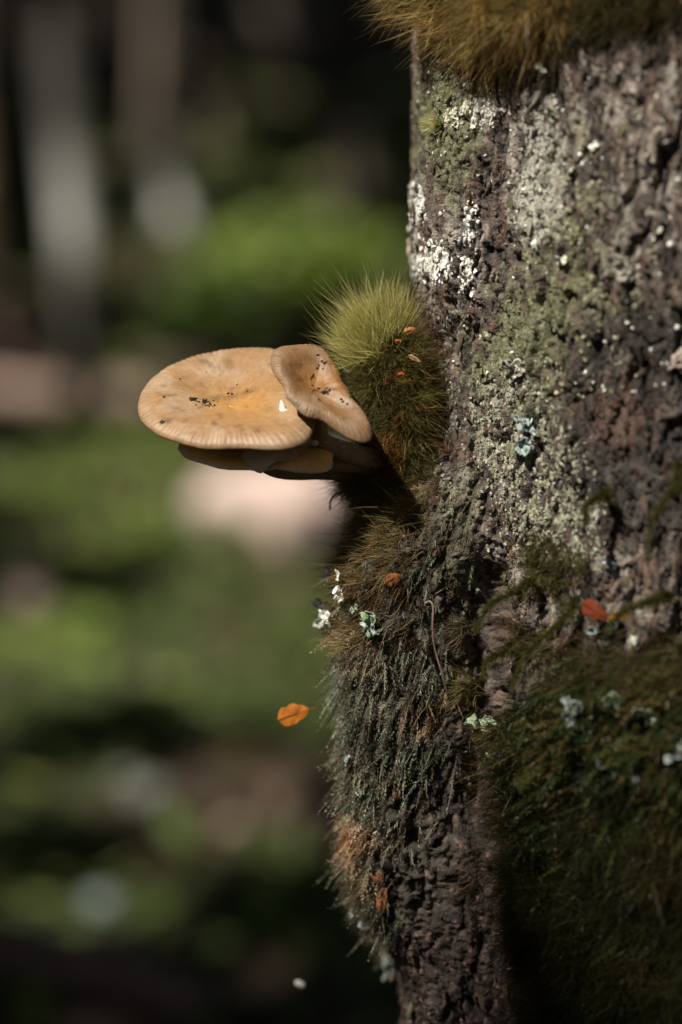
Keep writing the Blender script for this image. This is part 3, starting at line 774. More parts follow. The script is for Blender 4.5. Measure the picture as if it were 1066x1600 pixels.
def mushroom_cap(t, outline, cen, depth, n, prof, colf, wob=0.0, seed=0, gills=True, stem_to=None, NA=360, warp=None):
    n = norm(np.array(n, float)); p0 = P(float(cen[0]), float(cen[1]), depth)
    o_ = np.array(outline, float)
    o_ = spline(np.concatenate([o_, o_[:1]]), 200)[:-1]
    w3 = plane_hit(o_[:, 0], o_[:, 1], p0, n)
    e1 = norm(np.cross(np.array([0, 1.0, 0]), n)); e2 = np.cross(n, e1)
    q = w3 - p0; a = np.arctan2(q @ e2, q @ e1); r = np.hypot(q @ e1, q @ e2)
    s = np.argsort(a); a = a[s]; r = r[s]
    phi = np.linspace(-math.pi, math.pi, NA, endpoint=False)
    R = np.interp(phi, np.r_[a - 2 * math.pi, a, a + 2 * math.pi], np.r_[r, r, r])
    R = np.real(np.fft.ifft(np.fft.fft(R) * (np.abs(np.fft.fftfreq(NA, 1 / NA)) < 9)))
    R = R * (1 + .012 * fbm(np.cos(phi) * 7 + seed, np.sin(phi) * 7, 3, seed + 40))
    prof = np.array(prof, float)
    ps = spline(np.c_[prof, np.zeros(len(prof))], 64)[:, :2]
    S = ps[:, 0][:, None]; H = ps[:, 1][:, None] * .001
    rim = sstep(.72, .97, S)
    top_side = (np.arange(64)[:, None] < np.argmax(ps[:, 0]) + 2)
    arc = phi * R.mean() * 1000
    stri = (fbm(phi[None] * 34, S * 1.5 + seed, 2, seed) * .5 + np.sin(phi * 95 + 3 * fbm(phi * 6, phi * 0, 2, 5))[None] * .5)
    H = H * np.clip(R / R.mean(), .45, 1.15)[None]
    H = H + .00028 * stri * rim * top_side * (S < .995)
    H = H + .0013 * wob * fbm(np.cos(phi)[None] * 1.6 * S + seed, np.sin(phi)[None] * 1.6 * S + 2 * seed, 2, seed + 4) * (1.2 - .3 * S)
    H = H + .0002 * fbm(np.cos(phi)[None] * 8 * S + seed, np.sin(phi)[None] * 8 * S, 3, seed + 6)
    if warp is not None: H = H + warp(np.cos(phi)[None] * S, np.sin(phi)[None] * S)
    pos = p0 + (R[None] * S)[..., None] * (np.cos(phi)[None, :, None] * e1 + np.sin(phi)[None, :, None] * e2) + H[..., None] * n
    cx, cy, _ = proj(pos.reshape(-1, 3)); cx = cx.reshape(pos.shape[:2]); cy = cy.reshape(pos.shape[:2])
    col = colf(S + 0 * phi[None], phi[None] + 0 * S, cx, cy, stri)
    V_ = pos.reshape(-1, 3); F_ = gridF(64, NA, True)
    o = childof(t, 'cap', V_, F_, M['cap'], col.reshape(-1, 3))
    if gills:
        ng = 90; parts = []
        ph = np.linspace(-math.pi, math.pi, ng, endpoint=False) ; Rg = np.interp(ph, phi, R)
        ss = np.linspace(.14, .95, 7); hb = np.interp(ss, ps[::-1][:64 - int(np.argmax(ps[:, 0]))][:, 0], ps[::-1][:64 - int(np.argmax(ps[:, 0]))][:, 1]) * .001
        dep = .0028 * np.sin(np.clip((ss - .1) / .88, 0, 1) * math.pi) + .0003
        for k in range(ng):
            dv_ = np.cos(ph[k]) * e1 + np.sin(ph[k]) * e2; sd = np.cross(n, dv_) * .00014
            wv = warp(np.cos(ph[k]) * ss, np.sin(ph[k]) * ss) if warp is not None else 0
            c = p0 + (Rg[k] * ss)[:, None] * dv_ + (hb + wv)[:, None] * n
            a_ = c + n * .0006; b_ = c - n * dep[:, None]
            V1 = np.concatenate([a_ + sd, b_ + sd * .3, b_ - sd * .3, a_ - sd]); m = len(ss); i = np.arange(m - 1)
            Fq = np.concatenate([np.stack([i + z * m, i + 1 + z * m, i + 1 + (z + 1) * m, i + (z + 1) * m], 1) for z in range(3)])
            parts.append((V1, Fq, np.tile((.42, .28, .14), (len(V1), 1))))
        V1, F1, C1 = merge(parts); childof(t, 'gills', V1, F1, M['gill'], C1, kind='stuff')
    return p0, n, e1, e2, o

def cap_color(cen_px, dep_px):
    def f(S, ph, cx, cy, stri):
        base = np.broadcast_to(np.array([.43, .255, .125]), S.shape + (3,)).copy()
        nz = fbm(cx / 60, cy / 34, 4, 91); nz2 = fbm(cx / 16, cy / 9, 4, 92); nz3 = fbm(cx / 30, cy / 12, 3, 93)
        base = mixc(base, np.array([.52, .38, .25]), sstep(-.15, .3, nz) * .8)
        org = np.exp(-((cx - dep_px[0]) / 70) ** 2 - ((cy - dep_px[1]) / 26) ** 2)
        base = mixc(base, np.array([.52, .25, .05]), np.clip(org * (1 + .6 * nz2), 0, 1) * .85)
        base = mixc(base, np.array([.24, .125, .05]), sstep(.12, .7, nz3 + .25 * nz2) * .75 * (S < .93))
        base = mixc(base, np.array([.17, .08, .035]), sstep(.42, .5, nz2) * .5)
        for (mx_, my_, ax_, ay_, sl, k_) in [(345, 622, 34, 4, -.05, .6), (382, 613, 20, 4, -.25, .7), (322, 566, 16, 6, .5, .6), (262, 658, 8, 5, 0, .8), (360, 570, 8, 14, 0, .4), (402, 672, 7, 5, 0, .7), (290, 606, 30, 5, .2, .3), (335, 662, 6, 4, 0, .7), (505, 575, 30, 6, .7, .4), (462, 630, 20, 5, .6, .6), (280, 640, 14, 4, .3, .4)]:
            u2 = (cx - mx_); v2 = (cy - my_) - sl * u2
            gm_ = np.exp(-(u2 / ax_) ** 2 - (v2 / ay_) ** 2) * (1 + 1.2 * nz2 + .8 * fbm(cx / 4, cy / 3, 2, 96))
            base = mixc(base, np.array([.15, .075, .03]), np.clip(gm_, 0, 1) * k_)
        rim = sstep(.80, .93, S) * (1 - sstep(.985, 1.0, S))
        base = mixc(base, np.array([.42, .29, .18]), rim * .5)
        base = base * .72
        base = base * (1 + .16 * fbm(ph * 16, S * 2.5, 3, 94) * sstep(.1, .4, S) + .12 * fbm(cx / 5, cy / 3.5, 3, 95))[..., None]
        base = base * (1 + (.26 * rim * np.clip(stri, -1, 1))[..., None])
        return base
    return f

# large cap
big_out = [(215, 636), (222, 610), (245, 585), (285, 562), (335, 549), (395, 544), (440, 549), (470, 568), (488, 600), (494, 640), (488, 672), (468, 694), (430, 699), (380, 698), (330, 697), (285, 690), (245, 675), (222, 656)]
prof_big = [(0.0, -1.6), (.12, -1.2), (.28, .3), (.45, 1.6), (.62, 2.4), (.76, 2.7), (.87, 2.3), (.94, 1.4), (.98, .5), (1.0, -.9), (.99, -1.7), (.96, -1.7), (.85, -.9), (.6, -1.2), (.3, -3.5), (.1, -6)]
tb = thing('mushroom', tuple(P(620., 715., D0 + .02)), 'largest tan mushroom, its broad flat cap pointing left away from the trunk', 'mushroom', 'mushrooms growing from the trunk')
pb, nb, eb1, eb2, bigcap = mushroom_cap(tb, big_out, (355, 628), D0 - .001, (-.02, -.50, .87), prof_big, cap_color(None, (378, 628)), wob=1.0, seed=3)
# small cap
sm_out = [(421, 562), (430, 546), (452, 538), (478, 536), (505, 545), (524, 568), (540, 600), (556, 628), (573, 654), (582, 680), (578, 697), (562, 690), (540, 673), (512, 660), (480, 646), (456, 628), (443, 604), (430, 582)]
prof_sm = [(0.0, -2.4), (.15, -2.1), (.35, -.9), (.52, .6), (.66, 1.7), (.78, 2.0), (.88, 1.5), (.95, .6), (.99, -.3), (1.0, -.9), (.985, -1.4), (.94, -1.3), (.8, -1.0), (.5, -2.0), (.25, -4.), (.1, -6)]
ts = thing('mushroom', tuple(P(640., 715., D0 + .02)), 'smaller brown mushroom overlapping the large cap, folded down to the right', 'mushroom', 'mushrooms growing from the trunk')
def col_small(S, ph, cx, cy, stri):
    c = cap_color(None, (512, 590))(S, ph, cx, cy, stri)
    c = c * np.array([.68, .63, .60])
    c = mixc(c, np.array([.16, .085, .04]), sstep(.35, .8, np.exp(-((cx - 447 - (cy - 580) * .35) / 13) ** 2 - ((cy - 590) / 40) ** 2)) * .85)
    return c
ps_, ns_, es1, es2, smcap = mushroom_cap(ts, sm_out, (494, 602), D0 - .012, (.28, -.62, .73), prof_sm, col_small, wob=.35, seed=8)
# lower cap
lo_out = [(276, 698), (300, 680), (360, 668), (430, 664), (480, 668), (510, 684), (522, 705), (516, 726), (500, 737), (460, 732), (400, 731), (340, 728), (292, 712)]
tl = thing('mushroom', tuple(P(620., 725., D0 + .03)), 'lowest mushroom, mostly hidden in shade under the large cap', 'mushroom', 'mushrooms growing from the trunk')
prof_lo = [(0.0, 2.0), (.2, 2.2), (.45, 2.5), (.7, 2.3), (.85, 1.6), (.95, .6), (1.0, -.6), (.985, -1.2), (.95, -1.0), (.8, -.4), (.5, -.8), (.25, -2), (.1, -4)]
def col_lo(S, ph, cx, cy, stri):
    c = np.broadcast_to(np.array([.85, .46, .14]), S.shape + (3,)).copy()  # orange raised to stand in for light glowing through the cap
    return mixc(c, np.array([.6, .42, .26]), sstep(.93, .99, S))
pl_, nl_, _, _, _ = mushroom_cap(tl, lo_out, (410, 704), D0 + .004, (0.02, -.30, .95), prof_lo, col_lo, wob=.8, seed=5)
# stems
def stem(t, pts, r, col=(.50, .36, .22), name='stem', n=26):
    c = spline(pts, n); col = tuple(np.array(col) * .6); rr = np.interp(np.linspace(0, 1, n), np.linspace(0, 1, len(r)), r)
    V_, F_ = tube(c, rr, 20, seed=4, amp=.12, freq=80)
    return childof(t, name, V_, F_, M['stem'], np.tile(col, (len(V_), 1)))
stem(tb, [pb - nb * .0085, pb - nb * .013 + [.006, .004, 0], P(470., 716., D0 + .012), P(560., 722., D0 + .02), P(640., 735., D0 + .035)], [.0052, .0042, .004, .0045, .006])
stem(ts, [ps_ - ns_ * .008, P(497., 660., D0 - .004), P(505., 690., D0 + .004), P(560., 712., D0 + .014), P(640., 725., D0 + .03)], [.0036, .0034, .0036, .0042, .006], (.55, .38, .24))
stem(tl, [pl_ - nl_ * .004, pl_ - nl_ * .009 + [.008, .006, 0], P(520., 735., D0 + .025), P(640., 745., D0 + .04)], [.004, .0036, .004, .006])
# torn veil hanging from the lowest one
k = 14; tt = np.linspace(0, 1, k)
xs_ = 380 + 85 * tt; low_ = 713 + np.array([2, 10, 20, 25, 27, 22, 16, 12, 9, 8, 7, 5, 3, 1]); 
rows = []
for j in range(5):
    f = j / 4
    rows.append(P(xs_ + 2 * np.sin(f * 5 + tt * 9), 698 + (low_ - 698) * f, D0 - .0155 + .002 * np.sin(tt * 9) + .002 * f))
Vt = np.array(rows).reshape(-1, 3); Vt2 = Vt + [0, .0007, 0]
ob = childof(tl, 'torn_veil', np.concatenate([Vt, Vt2]), np.concatenate([gridF(5, k), gridF(5, k)[:, ::-1] + 5 * k]), M['gill'], np.tile((.72, .56, .38), (10 * k, 1)))

# debris on the caps: cast onto the cap from the camera side
bpy.context.view_layer.update()
deps = bpy.context.evaluated_depsgraph_get()
def on_cap(px, py, ob):
    mw = ob.matrix_world.inverted(); oo = mw @ Vector(CAM); dd = (mw @ Vector(P(float(px), float(py), 1.0))) - oo
    ok, loc, nr, _ = ob.ray_cast(oo, dd.normalized())
    if not ok: return None
    return np.array(ob.matrix_world @ loc), np.array(ob.matrix_world.to_3x3() @ nr)
def crumbs(name, label, centre, spots, ob, size):
    ps, nn = [], []
    for (cx, cy, sx_, sy_, n) in spots:
        for _ in range(n):
            h = on_cap(random.gauss(cx, sx_), random.gauss(cy, sy_), ob)
            if h: ps.append(h[0]); nn.append(h[1])
    V_, F_, _ = scatter_granules(np.array(ps), np.array(nn), size, np.zeros((len(ps), 3)), .7)
    o = add(name, mesh(name, V_, F_, np.tile((.03, .02, .015), (len(V_), 1))), M['soil']); tag(o, label, 'soil', kind='stuff')
crumbs('soil_crumbs', 'dark soil crumbs lying in the hollow of the large cap', None, [(318, 628, 11, 3, 26), (304, 624, 4, 2, 8), (332, 633, 4, 2, 10), (355, 617, 5, 2, 4), (388, 614, 3, 3, 3), (300, 610, 50, 20, 7), (256, 660, 3, 2, 4)], bigcap, .00042)
crumbs('soil_crumbs', 'dark soil crumbs on the smaller folded cap', None, [(488, 592, 4, 4, 7), (507, 607, 8, 5, 9), (512, 612, 3, 2, 5), (506, 575, 9, 9, 8), (545, 627, 8, 4, 8)], smcap, .00036)
for (px, py, ob, s, lab) in [(440, 636, bigcap, 15, 'white papery flake stuck upright on the large cap, beside the smaller cap'), (461, 1, None, 0, '')]:
    if not ob: continue
    h = on_cap(px, py + 6, ob)
    c = h[0] + h[1] * .0002; d_ = proj(c[None])[2][0]
    pts = [(0, 0), (9, 2), (12, -3), (8, -5), (6, -11), (2, -19), (-2, -22), (-4, -12), (-5, -3)]
    Vf = np.array([c + (RT * x - UP * y) * K * D0 * .8 for x, y in [(a, b) for a, b in pts]])
    Vf[:, 1] += np.linspace(-.0008, .001, len(pts))
    nn_ = len(pts); Vf = np.concatenate([Vf, Vf + [0, .0005, 0], [Vf.mean(0) - [0, .0006, 0]]]); i = np.arange(nn_); j = (i + 1) % nn_
    F_ = [np.stack([i, j, np.full(nn_, 2 * nn_)], 1), np.stack([i, i + nn_, j + nn_, j], 1)]
    o = add('white_flake', mesh('white_flake', Vf - c, F_, None, False), M['whiteflake']); o.location = c
    tag(o, lab, 'debris')
def chip(px, py, d, s, lab, name, m, col, cat, squash=.5, seed=0, rot=0):
    c = P(float(px), float(py), d)
    V_, F_, dd = blob_mesh((0, 0, 0), (s, s * .5, s * squash), 7, seed, .6, 2)
    if rot: 
        cr, sr = math.cos(rot), math.sin(rot); V_ = V_ @ np.array([[cr, 0, -sr], [0, 1, 0], [sr, 0, cr]])
    o = add(name, mesh(name, V_, F_, np.tile(col, (len(V_), 1))), m); o.location = c; tag(o, lab, cat); return o
chip(492, 692, D0 - .006, .0015, 'bright white speck glinting between the caps beside the small stem', 'white_crumb', M['whiteflake'], (.8, .8, .8), 'debris', .8, 3)
V_, F_, C_ = scatter_granules(P(rng.uniform(500, 570, 14), rng.normal(692, 3, 14), np.full(14, D0 - .002)), np.tile((0, -.5, .8), (14, 1)), .0004, np.tile((.7, .7, .66), (14, 1)))
o = add('white_crumbs', mesh('white_crumbs', V_, F_, C_), M['lichen']); tag(o, 'row of tiny pale crumbs in the shade between smaller cap and moss', 'debris', kind='stuff')

# ------------------------------------------------------------------ leaves and twigs caught on the trunk
def leaf(px, py, d, w_, h_, rot, col, lab, name='dry_leaf', curl=.3, stalk=.62, nx=9):
    c = P(float(px), float(py), d)
    u = np.linspace(-1, 1, nx); v = np.linspace(-1, 1, 5)
    Uu, Vv = np.meshgrid(u, v, indexing='ij')
    wd = np.sqrt(np.clip(1 - Uu ** 2, 0, 1)) * (1 - .25 * Uu) * (1 + .12 * np.sin(Uu * 9) + .45 * fbm(Uu * 3 + px, Vv * 2 + py, 2, 12))
    x = Uu * w_ * .5; z = Vv * wd * h_ * .5; y = curl * (Vv ** 2 * wd * h_ * .35 + (Uu ** 2) * w_ * .2 + w_ * .12 * fbm(Uu * 2 + py, Vv * 2, 2, 13))
    cr, sr = math.cos(rot), math.sin(rot)
    p = np.stack([x * cr - z * sr, y, x * sr + z * cr], -1).reshape(-1, 3)
    t_ = thing(name, tuple(c), lab, 'leaf')
    me = mesh('blade', np.concatenate([p, p + [0, .00008, 0]]), [gridF(nx, 5), gridF(nx, 5)[:, ::-1] + nx * 5], np.tile(col, (nx * 10, 1)) * (1 + .2 * rng.normal(size=(nx * 10, 1))))
    add('blade', me, M['leaf_orange'], t_)
    q = np.array([[-w_ * .5 * cr, 0, -w_ * .5 * sr], [0, -.0002, 0], [w_ * stalk * cr, .001, w_ * .62 * sr]])
    V_, F_ = tube(spline(q, 8), np.full(8, .00013), 5); add('midrib', mesh('midrib', V_, F_, np.tile(np.array(col) * .6, (len(V_), 1))), M['leaf_orange'], t_)
    return t_
leaf(458, 1116, D0 + .03, .0135, .0082, .35, (.62, .22, .03), 'orange dry leaf sticking out left of the trunk, beside the feathery moss', stalk=.8, curl=.15)
q = near(925, 955); dq = proj(sP[q][None])[2][0] - .008
leaf(930, 955, dq, .012, .006, -.6, (.30, .07, .03), 'rusty red leaf scrap lying on the dark mat')
leaf(972, 962, dq - .001, .011, .0035, .25, (.36, .17, .02), 'narrow amber leaf scrap touching the rusty red one')
for (px, py, w_, h_, rot, col, lab) in [
        (640, 516, .007, .003, .3, (.55, .25, .08), 'orange curled leaf scrap at the top right of the bright cushion'),
        (622, 533, .004, .002, .1, (.55, .18, .05), 'small orange scrap in the bright cushion just below left of the curled one'),
        (648, 560, .008, .002, -.5, (.6, .35, .2), 'pinkish leaf sliver near the bark edge of the bright cushion'),
        (627, 585, .004, .0022, .2, (.5, .12, .03), 'small red orange scrap in the middle of the bright cushion'),
        (612, 905, .007, .0045, .5, (.42, .14, .05), 'rust red leaf scrap in the golden moss tuft'),
        (585, 850, .006, .002, .4, (.5, .22, .05), 'thin orange scrap in the upper golden moss'),
        (597, 1405, .011, .0045, 1.4, (.38, .15, .07), 'long rust brown scrap low on the left bark'),
        (575, 1397, .007, .006, .8, (.30, .10, .04), 'blurred rust brown scrap hanging left of the lower bark'),
        (592, 1370, .006, .004, 1.1, (.33, .12, .05), 'rust brown scrap just above the long one'),
        (620, 1242, .004, .0028, .9, (.45, .2, .12), 'pinkish brown scrap at the foot of the feathery moss')]:
    q = near(px, py); dq = proj(sP[q][None])[2][0] - (.003 if py > 800 else 0)
    if py < 600: dq = D0 - .003; w_ *= .7; h_ *= .8
    leaf(px, py, dq, w_, h_, rot, col, lab, 'leaf_scrap')
q = near(676, 960); dq = proj(sP[q][None])[2][0] - .004
pts = P(np.array([664., 672., 677., 676., 680., 690., 700.]), np.array([943., 940., 950., 985., 1015., 1050., 1085.]), np.array([dq, dq - .001, dq - .002, dq - .002, dq, dq, dq + .004]))
t = thing('twig', tuple(pts[0]), 'thin pale hooked twig over the dark groove', 'twig'); c = spline(pts, 30)
V_, F_ = tube(c, np.linspace(.00055, .0003, 30), 8, amp=.2, freq=200); childof(t, 'stalk', V_, F_, M['twig'], np.tile((.14, .105, .085), (len(V_), 1)))
t = thing('bark_splinter', tuple(P(664., 960., dq)), 'grey splinter of bark standing beside the hooked twig', 'bark'); 
pts = P(np.array([655., 658., 664., 672., 690.]), np.array([935., 965., 1000., 1030., 1070.]), np.full(5, dq + .0035))
V_, F_ = tube(spline(pts, 20), np.interp(np.linspace(0, 1, 20), [0, .3, 1], [.0012, .0022, .0004]), 9, amp=.6, freq=90, seed=2); childof(t, 'sliver', V_, F_, M['flake'], np.tile((.035, .03, .026), (len(V_), 1)))
# curled dark tendril
pts = P(np.array([560., 540., 524., 516., 516.]), np.array([775., 768., 772., 784., 796.]), np.full(5, D0 + .03))
t = thing('tendril', tuple(pts[0]), 'dark curled tendril hanging free under the mushrooms', 'twig'); V_, F_ = tube(spline(pts, 20), np.linspace(.0003, .0004, 20), 6); childof(t, 'stalk', V_, F_, M['twig'], np.tile((.05, .035, .03), (len(V_), 1)))
# pale scrap floating on a silk thread, bottom
o = chip(469, 1538, D0 + .08, .0026, 'small pale petal hanging on a silk thread at the bottom of the view', 'petal', M['lichen'], (.25, .25, .23), 'petal', .6, 12, .5)

# ------------------------------------------------------------------ forest behind
# chosen sunlit spots; canopy gaps are cut along their sun rays
lit = []
for (px, py, r) in [(700, -60, .13), (720, 60, .13), (860, 120, .13), (690, 260, .13), (850, 330, .12), (880, 450, .13), (960, 180, .13), (1010, 330, .13), (950, 520, .08), (660, 430, .13), (600, 560, .12), (420, 600, .10), (300, 620, .10), (640, 690, .11), (780, 640, .10), (590, 850, .09), (560, 930, .09), (560, 1020, .06), (700, 860, .09), (456, 1116, .035), (860, 720, .09), (960, 800, .06), (930, 1090, .03)]:
    lit.append((P(float(px), float(py), D0), r))
BGLIT = [(72, 335, 6.6, .12), (250, 5, 8.6, .1), (55, 150, 6.6, .03), (95, 480, 6.6, .03),  (10, 540, 6, .08), (470, 400, 6.8, .34), (360, 470, 6.6, .2), (560, 390, 6.8, .2), (425, 790, 5.2, .3), (250, 10, 8.6, .12), (0, 300, 8.0, .1)]
for (px, py, d, r) in BGLIT: lit.append((P(float(px), float(py), d), r))
GL_ = [(330, 250, .12), (260, 330, .10), (480, 260, .08), (380, 150, .1), (300, 90, .08), (150, 250, .08), (560, 280, .08), (20, 625, .12), (110, 625, .12), (190, 625, .12), (340, 420, .30), (450, 400, .36), (560, 420, .3), (430, 790, .24), (500, 830, .2), (120, 620, .18), (60, 770, .22), (180, 720, .2), (110, 1000, .16), (230, 840, .2), (320, 700, .15), (480, 1010, .16), (340, 960, .14), (60, 880, .06),
       (390, 1080, .12), (240, 1100, .1), (500, 1130, .1), (230, 1240, .07), (365, 1290, .035), (160, 1410, .035), (180, 1460, .06), (420, 1340, .05), (40, 1120, .1), (10, 1260, .07), (400, 1200, .05), (560, 1000, .1), (450, 930, .15), (230, 1000, .1)]
for (px, py, r) in GL_:
    c_ = G(px, py) + [0, 0, .05]; r_ = r * (1.15 if py < 1050 else .5)
    if r_ < .1: lit.append((c_, r_ * .7)); continue
    for _ in range(5):
        lit.append((c_ + rng.normal(size=3) * [r_ * .55, r_ * .55, 0], r_ * rng.uniform(.30, .62)))

def clear_of_light(pts, extra):
    pts = np.asarray(pts)
    for c, r in lit:
        q = pts - c; t = q @ SUN; dd = np.linalg.norm(q - t[:, None] * SUN, axis=1)
        if ((dd < r + extra) & (t > .3)).any(): return False
    return True
def far_tree(base, top, r0, r1, col, label, seed, lit=None, crown_leaf=None):
    base = np.array(base, float); top = np.array(top, float)
    t_ = thing('forest_tree', tuple(base), label, 'tree', 'trees of the dim forest behind')
    n = 60; f = np.linspace(0, 1, n)
    c = base[None] - [0, 0, .2] + (top - base)[None] * f[:, None]; c[:, 0] += .06 * np.sin(f * 7 + seed); 
    V_, F_ = tube(c, r0 + (r1 - r0) * f, 20, seed=seed, amp=.25, freq=3)
    nn = fbm(V_[:, 0] * 9 + seed, V_[:, 2] * 5, 4, seed)[:, None]
    cc_ = np.array(col) * (1 + .9 * nn)
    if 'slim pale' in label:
        _, py_, _ = proj(V_); cc_ = cc_ + np.exp(-((py_ - 330) / 70) ** 2)[:, None] * np.array([.42, .43, .40])  # sunlit patch painted as a pale band in the trunk colour
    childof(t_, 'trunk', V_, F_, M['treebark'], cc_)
    parts = []
    for j in range(9):
        k0 = int(n * (.55 + .045 * j)); a_ = random.uniform(0, 6.28); l = random.uniform(1.2, 2.4)
        pts = [c[k0], c[k0] + [l * .5 * math.cos(a_), l * .5 * math.sin(a_), .35], c[k0] + [l * math.cos(a_), l * math.sin(a_), .6]]
        if not clear_of_light(spline(pts, 30), .08): continue
        V_, F_ = tube(spline(pts, 8), np.linspace(r1 * .7, .01, 8), 7, seed=j); childof(t_, 'limb', V_, F_, M['treebark'], np.tile(col, (len(V_), 1)))
    return t_
def along(px0, py0, px1, py1, d):
    a_ = P(float(px0), float(py0), d); b_ = P(float(px1), float(py1), d)
    dirv = (b_ - a_); dirv /= abs(dirv[2])           # per metre of height, pointing down
    gzz = gz(a_[0], a_[1]); base = a_ + dirv * (a_[2] - gzz); top = a_ - dirv * 6.5
    return base, top
trees = []
specs = [
    (62, 0, 105, 570, 6.6, .042, .034, (.06, .056, .05), 'slim pale grey trunk, with a sunlit patch in its colour, furthest left in the forest'),
    (252, 0, 262, 570, 8.6, .05, .04, (.04, .034, .028), 'brown trunk, the next one right of the slim pale trunk'),
    (430, 0, 425, 570, 10.5, .10, .08, (.12, .10, .085), 'dim trunk behind the green bush'),
    (580, 0, 575, 500, 9.2, .07, .05, (.07, .06, .05), 'nearly black trunk just left of the near tree'),
    (-60, 0, -20, 570, 8.0, .09, .07, (.26, .18, .13), 'reddish brown trunk at the very left edge'),
    (330, 0, 345, 570, 12.5, .09, .08, (.16, .13, .11), 'thin dim trunk far up the slope'),
    (205, 0, 190, 520, 7.6, .020, .012, (.16, .13, .10), 'thin sapling stem between the slim pale trunk and the brown one'),
    (520, 0, 500, 480, 8.0, .022, .014, (.09, .075, .06), 'thin dark sapling stem rising behind the sunlit bush'),
    (345, -20, 300, 520, 9.5, .03, .02, (.14, .11, .09), 'thin leaning stem behind the green bushes'),
    (160, 0, 155, 570, 11.5, .1, .08, (.10, .085, .07), 'dark trunk between the two leftmost lit trunks')]
for k, (a_, b_, c_, d_, dist, r0, r1, col, lab) in enumerate(specs):
    ba, to = along(a_, b_, c_, d_, dist); trees.append((far_tree(ba, to, r0 * 1.15, r1, col, lab, k + 1), to))
outs = [(-4.5, 2.5), (-3.5, -1.5), (-7.5, 6), (3.2, 7.5), (4.5, 3.5), (-6.5, 0.5), (1.5, -3.0), (-2.6, 13), (2.8, 12), (-9, 11), (7, 9), (-1.5, 17), (3.5, 16.5), (-5.5, 9.5)]
for k, (x, y) in enumerate(outs):
    z = float(gz(x, y))
    if not clear_of_light(np.stack([np.full(60, x), np.full(60, y), np.linspace(z, z + 7, 60)], 1), .25): continue
    trees.append((far_tree((x, y, z), (x + random.uniform(-.4, .4), y, z + 7), random.uniform(.1, .2), .06, (.12, .10, .08), 'forest tree standing outside the view, ' + ['slender', 'mossy', 'crooked', 'stout', 'pale', 'dark', 'grey', 'thin', 'upright', 'brown', 'broad', 'lean', 'old', 'young'][k] + ' trunk', k + 30), np.array([x, y, z + 7])))

# unseen crowns, leaves removed so sun reaches the chosen spots
NL = 95000
lx = rng.uniform(-14, 9, NL); ly = rng.uniform(-8, 20, NL); lz = gz(lx, ly) + rng.uniform(4.2, 7.2, NL)
Lp = np.stack([lx, ly, lz], 1)
keep = np.ones(NL, bool)
for c, r in lit:
    q = Lp - c; s = q @ SUN; dist = np.linalg.norm(q - s[:, None] * SUN, axis=1); keep &= ~((dist < r + .09) & (s > 0))
Lp = Lp[keep]
tops = np.array([t_[1] for t_ in trees])
own = np.argmin(np.linalg.norm(Lp[:, None, :2] - tops[None, :, :2], axis=2), 1)
def leafquads(p, size, cols, nb=None, asp=.6):
    n = len(p); nrm_ = norm(rng.normal(size=(n, 3)) * .7 + (np.array([0, 0, 1.0]) if nb is None else nb))
    u = norm(np.cross(nrm_, rng.normal(size=(n, 3)))); v = np.cross(nrm_, u)
    s = size * (1 + .3 * rng.normal(size=(n, 1))).clip(.4, 1.8)
    V_ = np.stack([p - u * s * .5, p + v * s * asp * .5 - nrm_ * s * .08, p + u * s * .5, p - v * s * asp * .5 - nrm_ * s * .08], 1)
    b = np.arange(n)[:, None] * 4
    F_ = np.concatenate([b + [0, 1, 2], b + [0, 2, 3]])
    return V_.reshape(-1, 3), F_, np.repeat(cols, 4, 0)
for k, (t_, top) in enumerate(trees):
    pp = Lp[own == k]
    if len(pp) < 5: continue
    V_, F_, C_ = leafquads(pp, .30, pick([(.05, .08, .02), (.07, .10, .025), (.04, .07, .02)], len(pp)))
    childof(t_, 'gapped_crown', V_, F_, M['leaf'], C_, False)

# low plants
GRN = [(.16, .25, .045), (.19, .28, .05), (.08, .13, .025), (.27, .30, .09)]
def bush(name, px, py, d, rx, ry, n, size, pal, label, cat='plant', group=None, stems=5):
    c = P(float(px), float(py), d); ground = float(gz(c[0], c[1]))
    t_ = thing(name, (c[0], c[1], ground), label, cat, group)
    v = norm(rng.normal(size=(n, 3))) * rng.uniform(.55, 1.05, (n, 1)); wob = 1 + .3 * fbm(v[:, 0] * 2 + px, v[:, 2] * 2 + v[:, 1], 2, 7)
    p = c + v * wob[:, None] * np.array([rx, rx * .8, ry]); ok = p[:, 2] > gz(p[:, 0], p[:, 1]); p = p[ok]
    V_, F_, C_ = leafquads(p, size, pick(pal, len(p)), nb=np.array([-.3, -.4, .8]))
    childof(t_, 'foliage', V_, F_, M['leaf'], C_, False)
    for j in range(stems):
        a_ = 6.28 * j / stems; e = c + np.array([rx * .5 * math.cos(a_), rx * .4 * math.sin(a_), ry * .3])
        b0 = np.array([c[0], c[1], ground - .03]); V_, F_ = tube(spline([b0, (b0 + e) / 2 + [0, 0, .02], e], 6), np.linspace(.008, .003, 6), 6)
        childof(t_, 'stem', V_, F_, M['twig'], np.tile((.1, .07, .04), (len(V_), 1)))
    return t_
bush('leafy_bush', 470, 410, 6.8, .30, .13, 1300, .06, [(.22, .33, .05), (.30, .38, .07), (.13, .19, .03)], 'sunlit green bush between the mushrooms and the dark trunks', 'bush')
bush('leafy_bush', 330, 470, 6.6, .16, .12, 600, .05, [(.09, .15, .03), (.12, .18, .035)], 'smaller green bush, left and slightly below the sunlit one', 'bush')
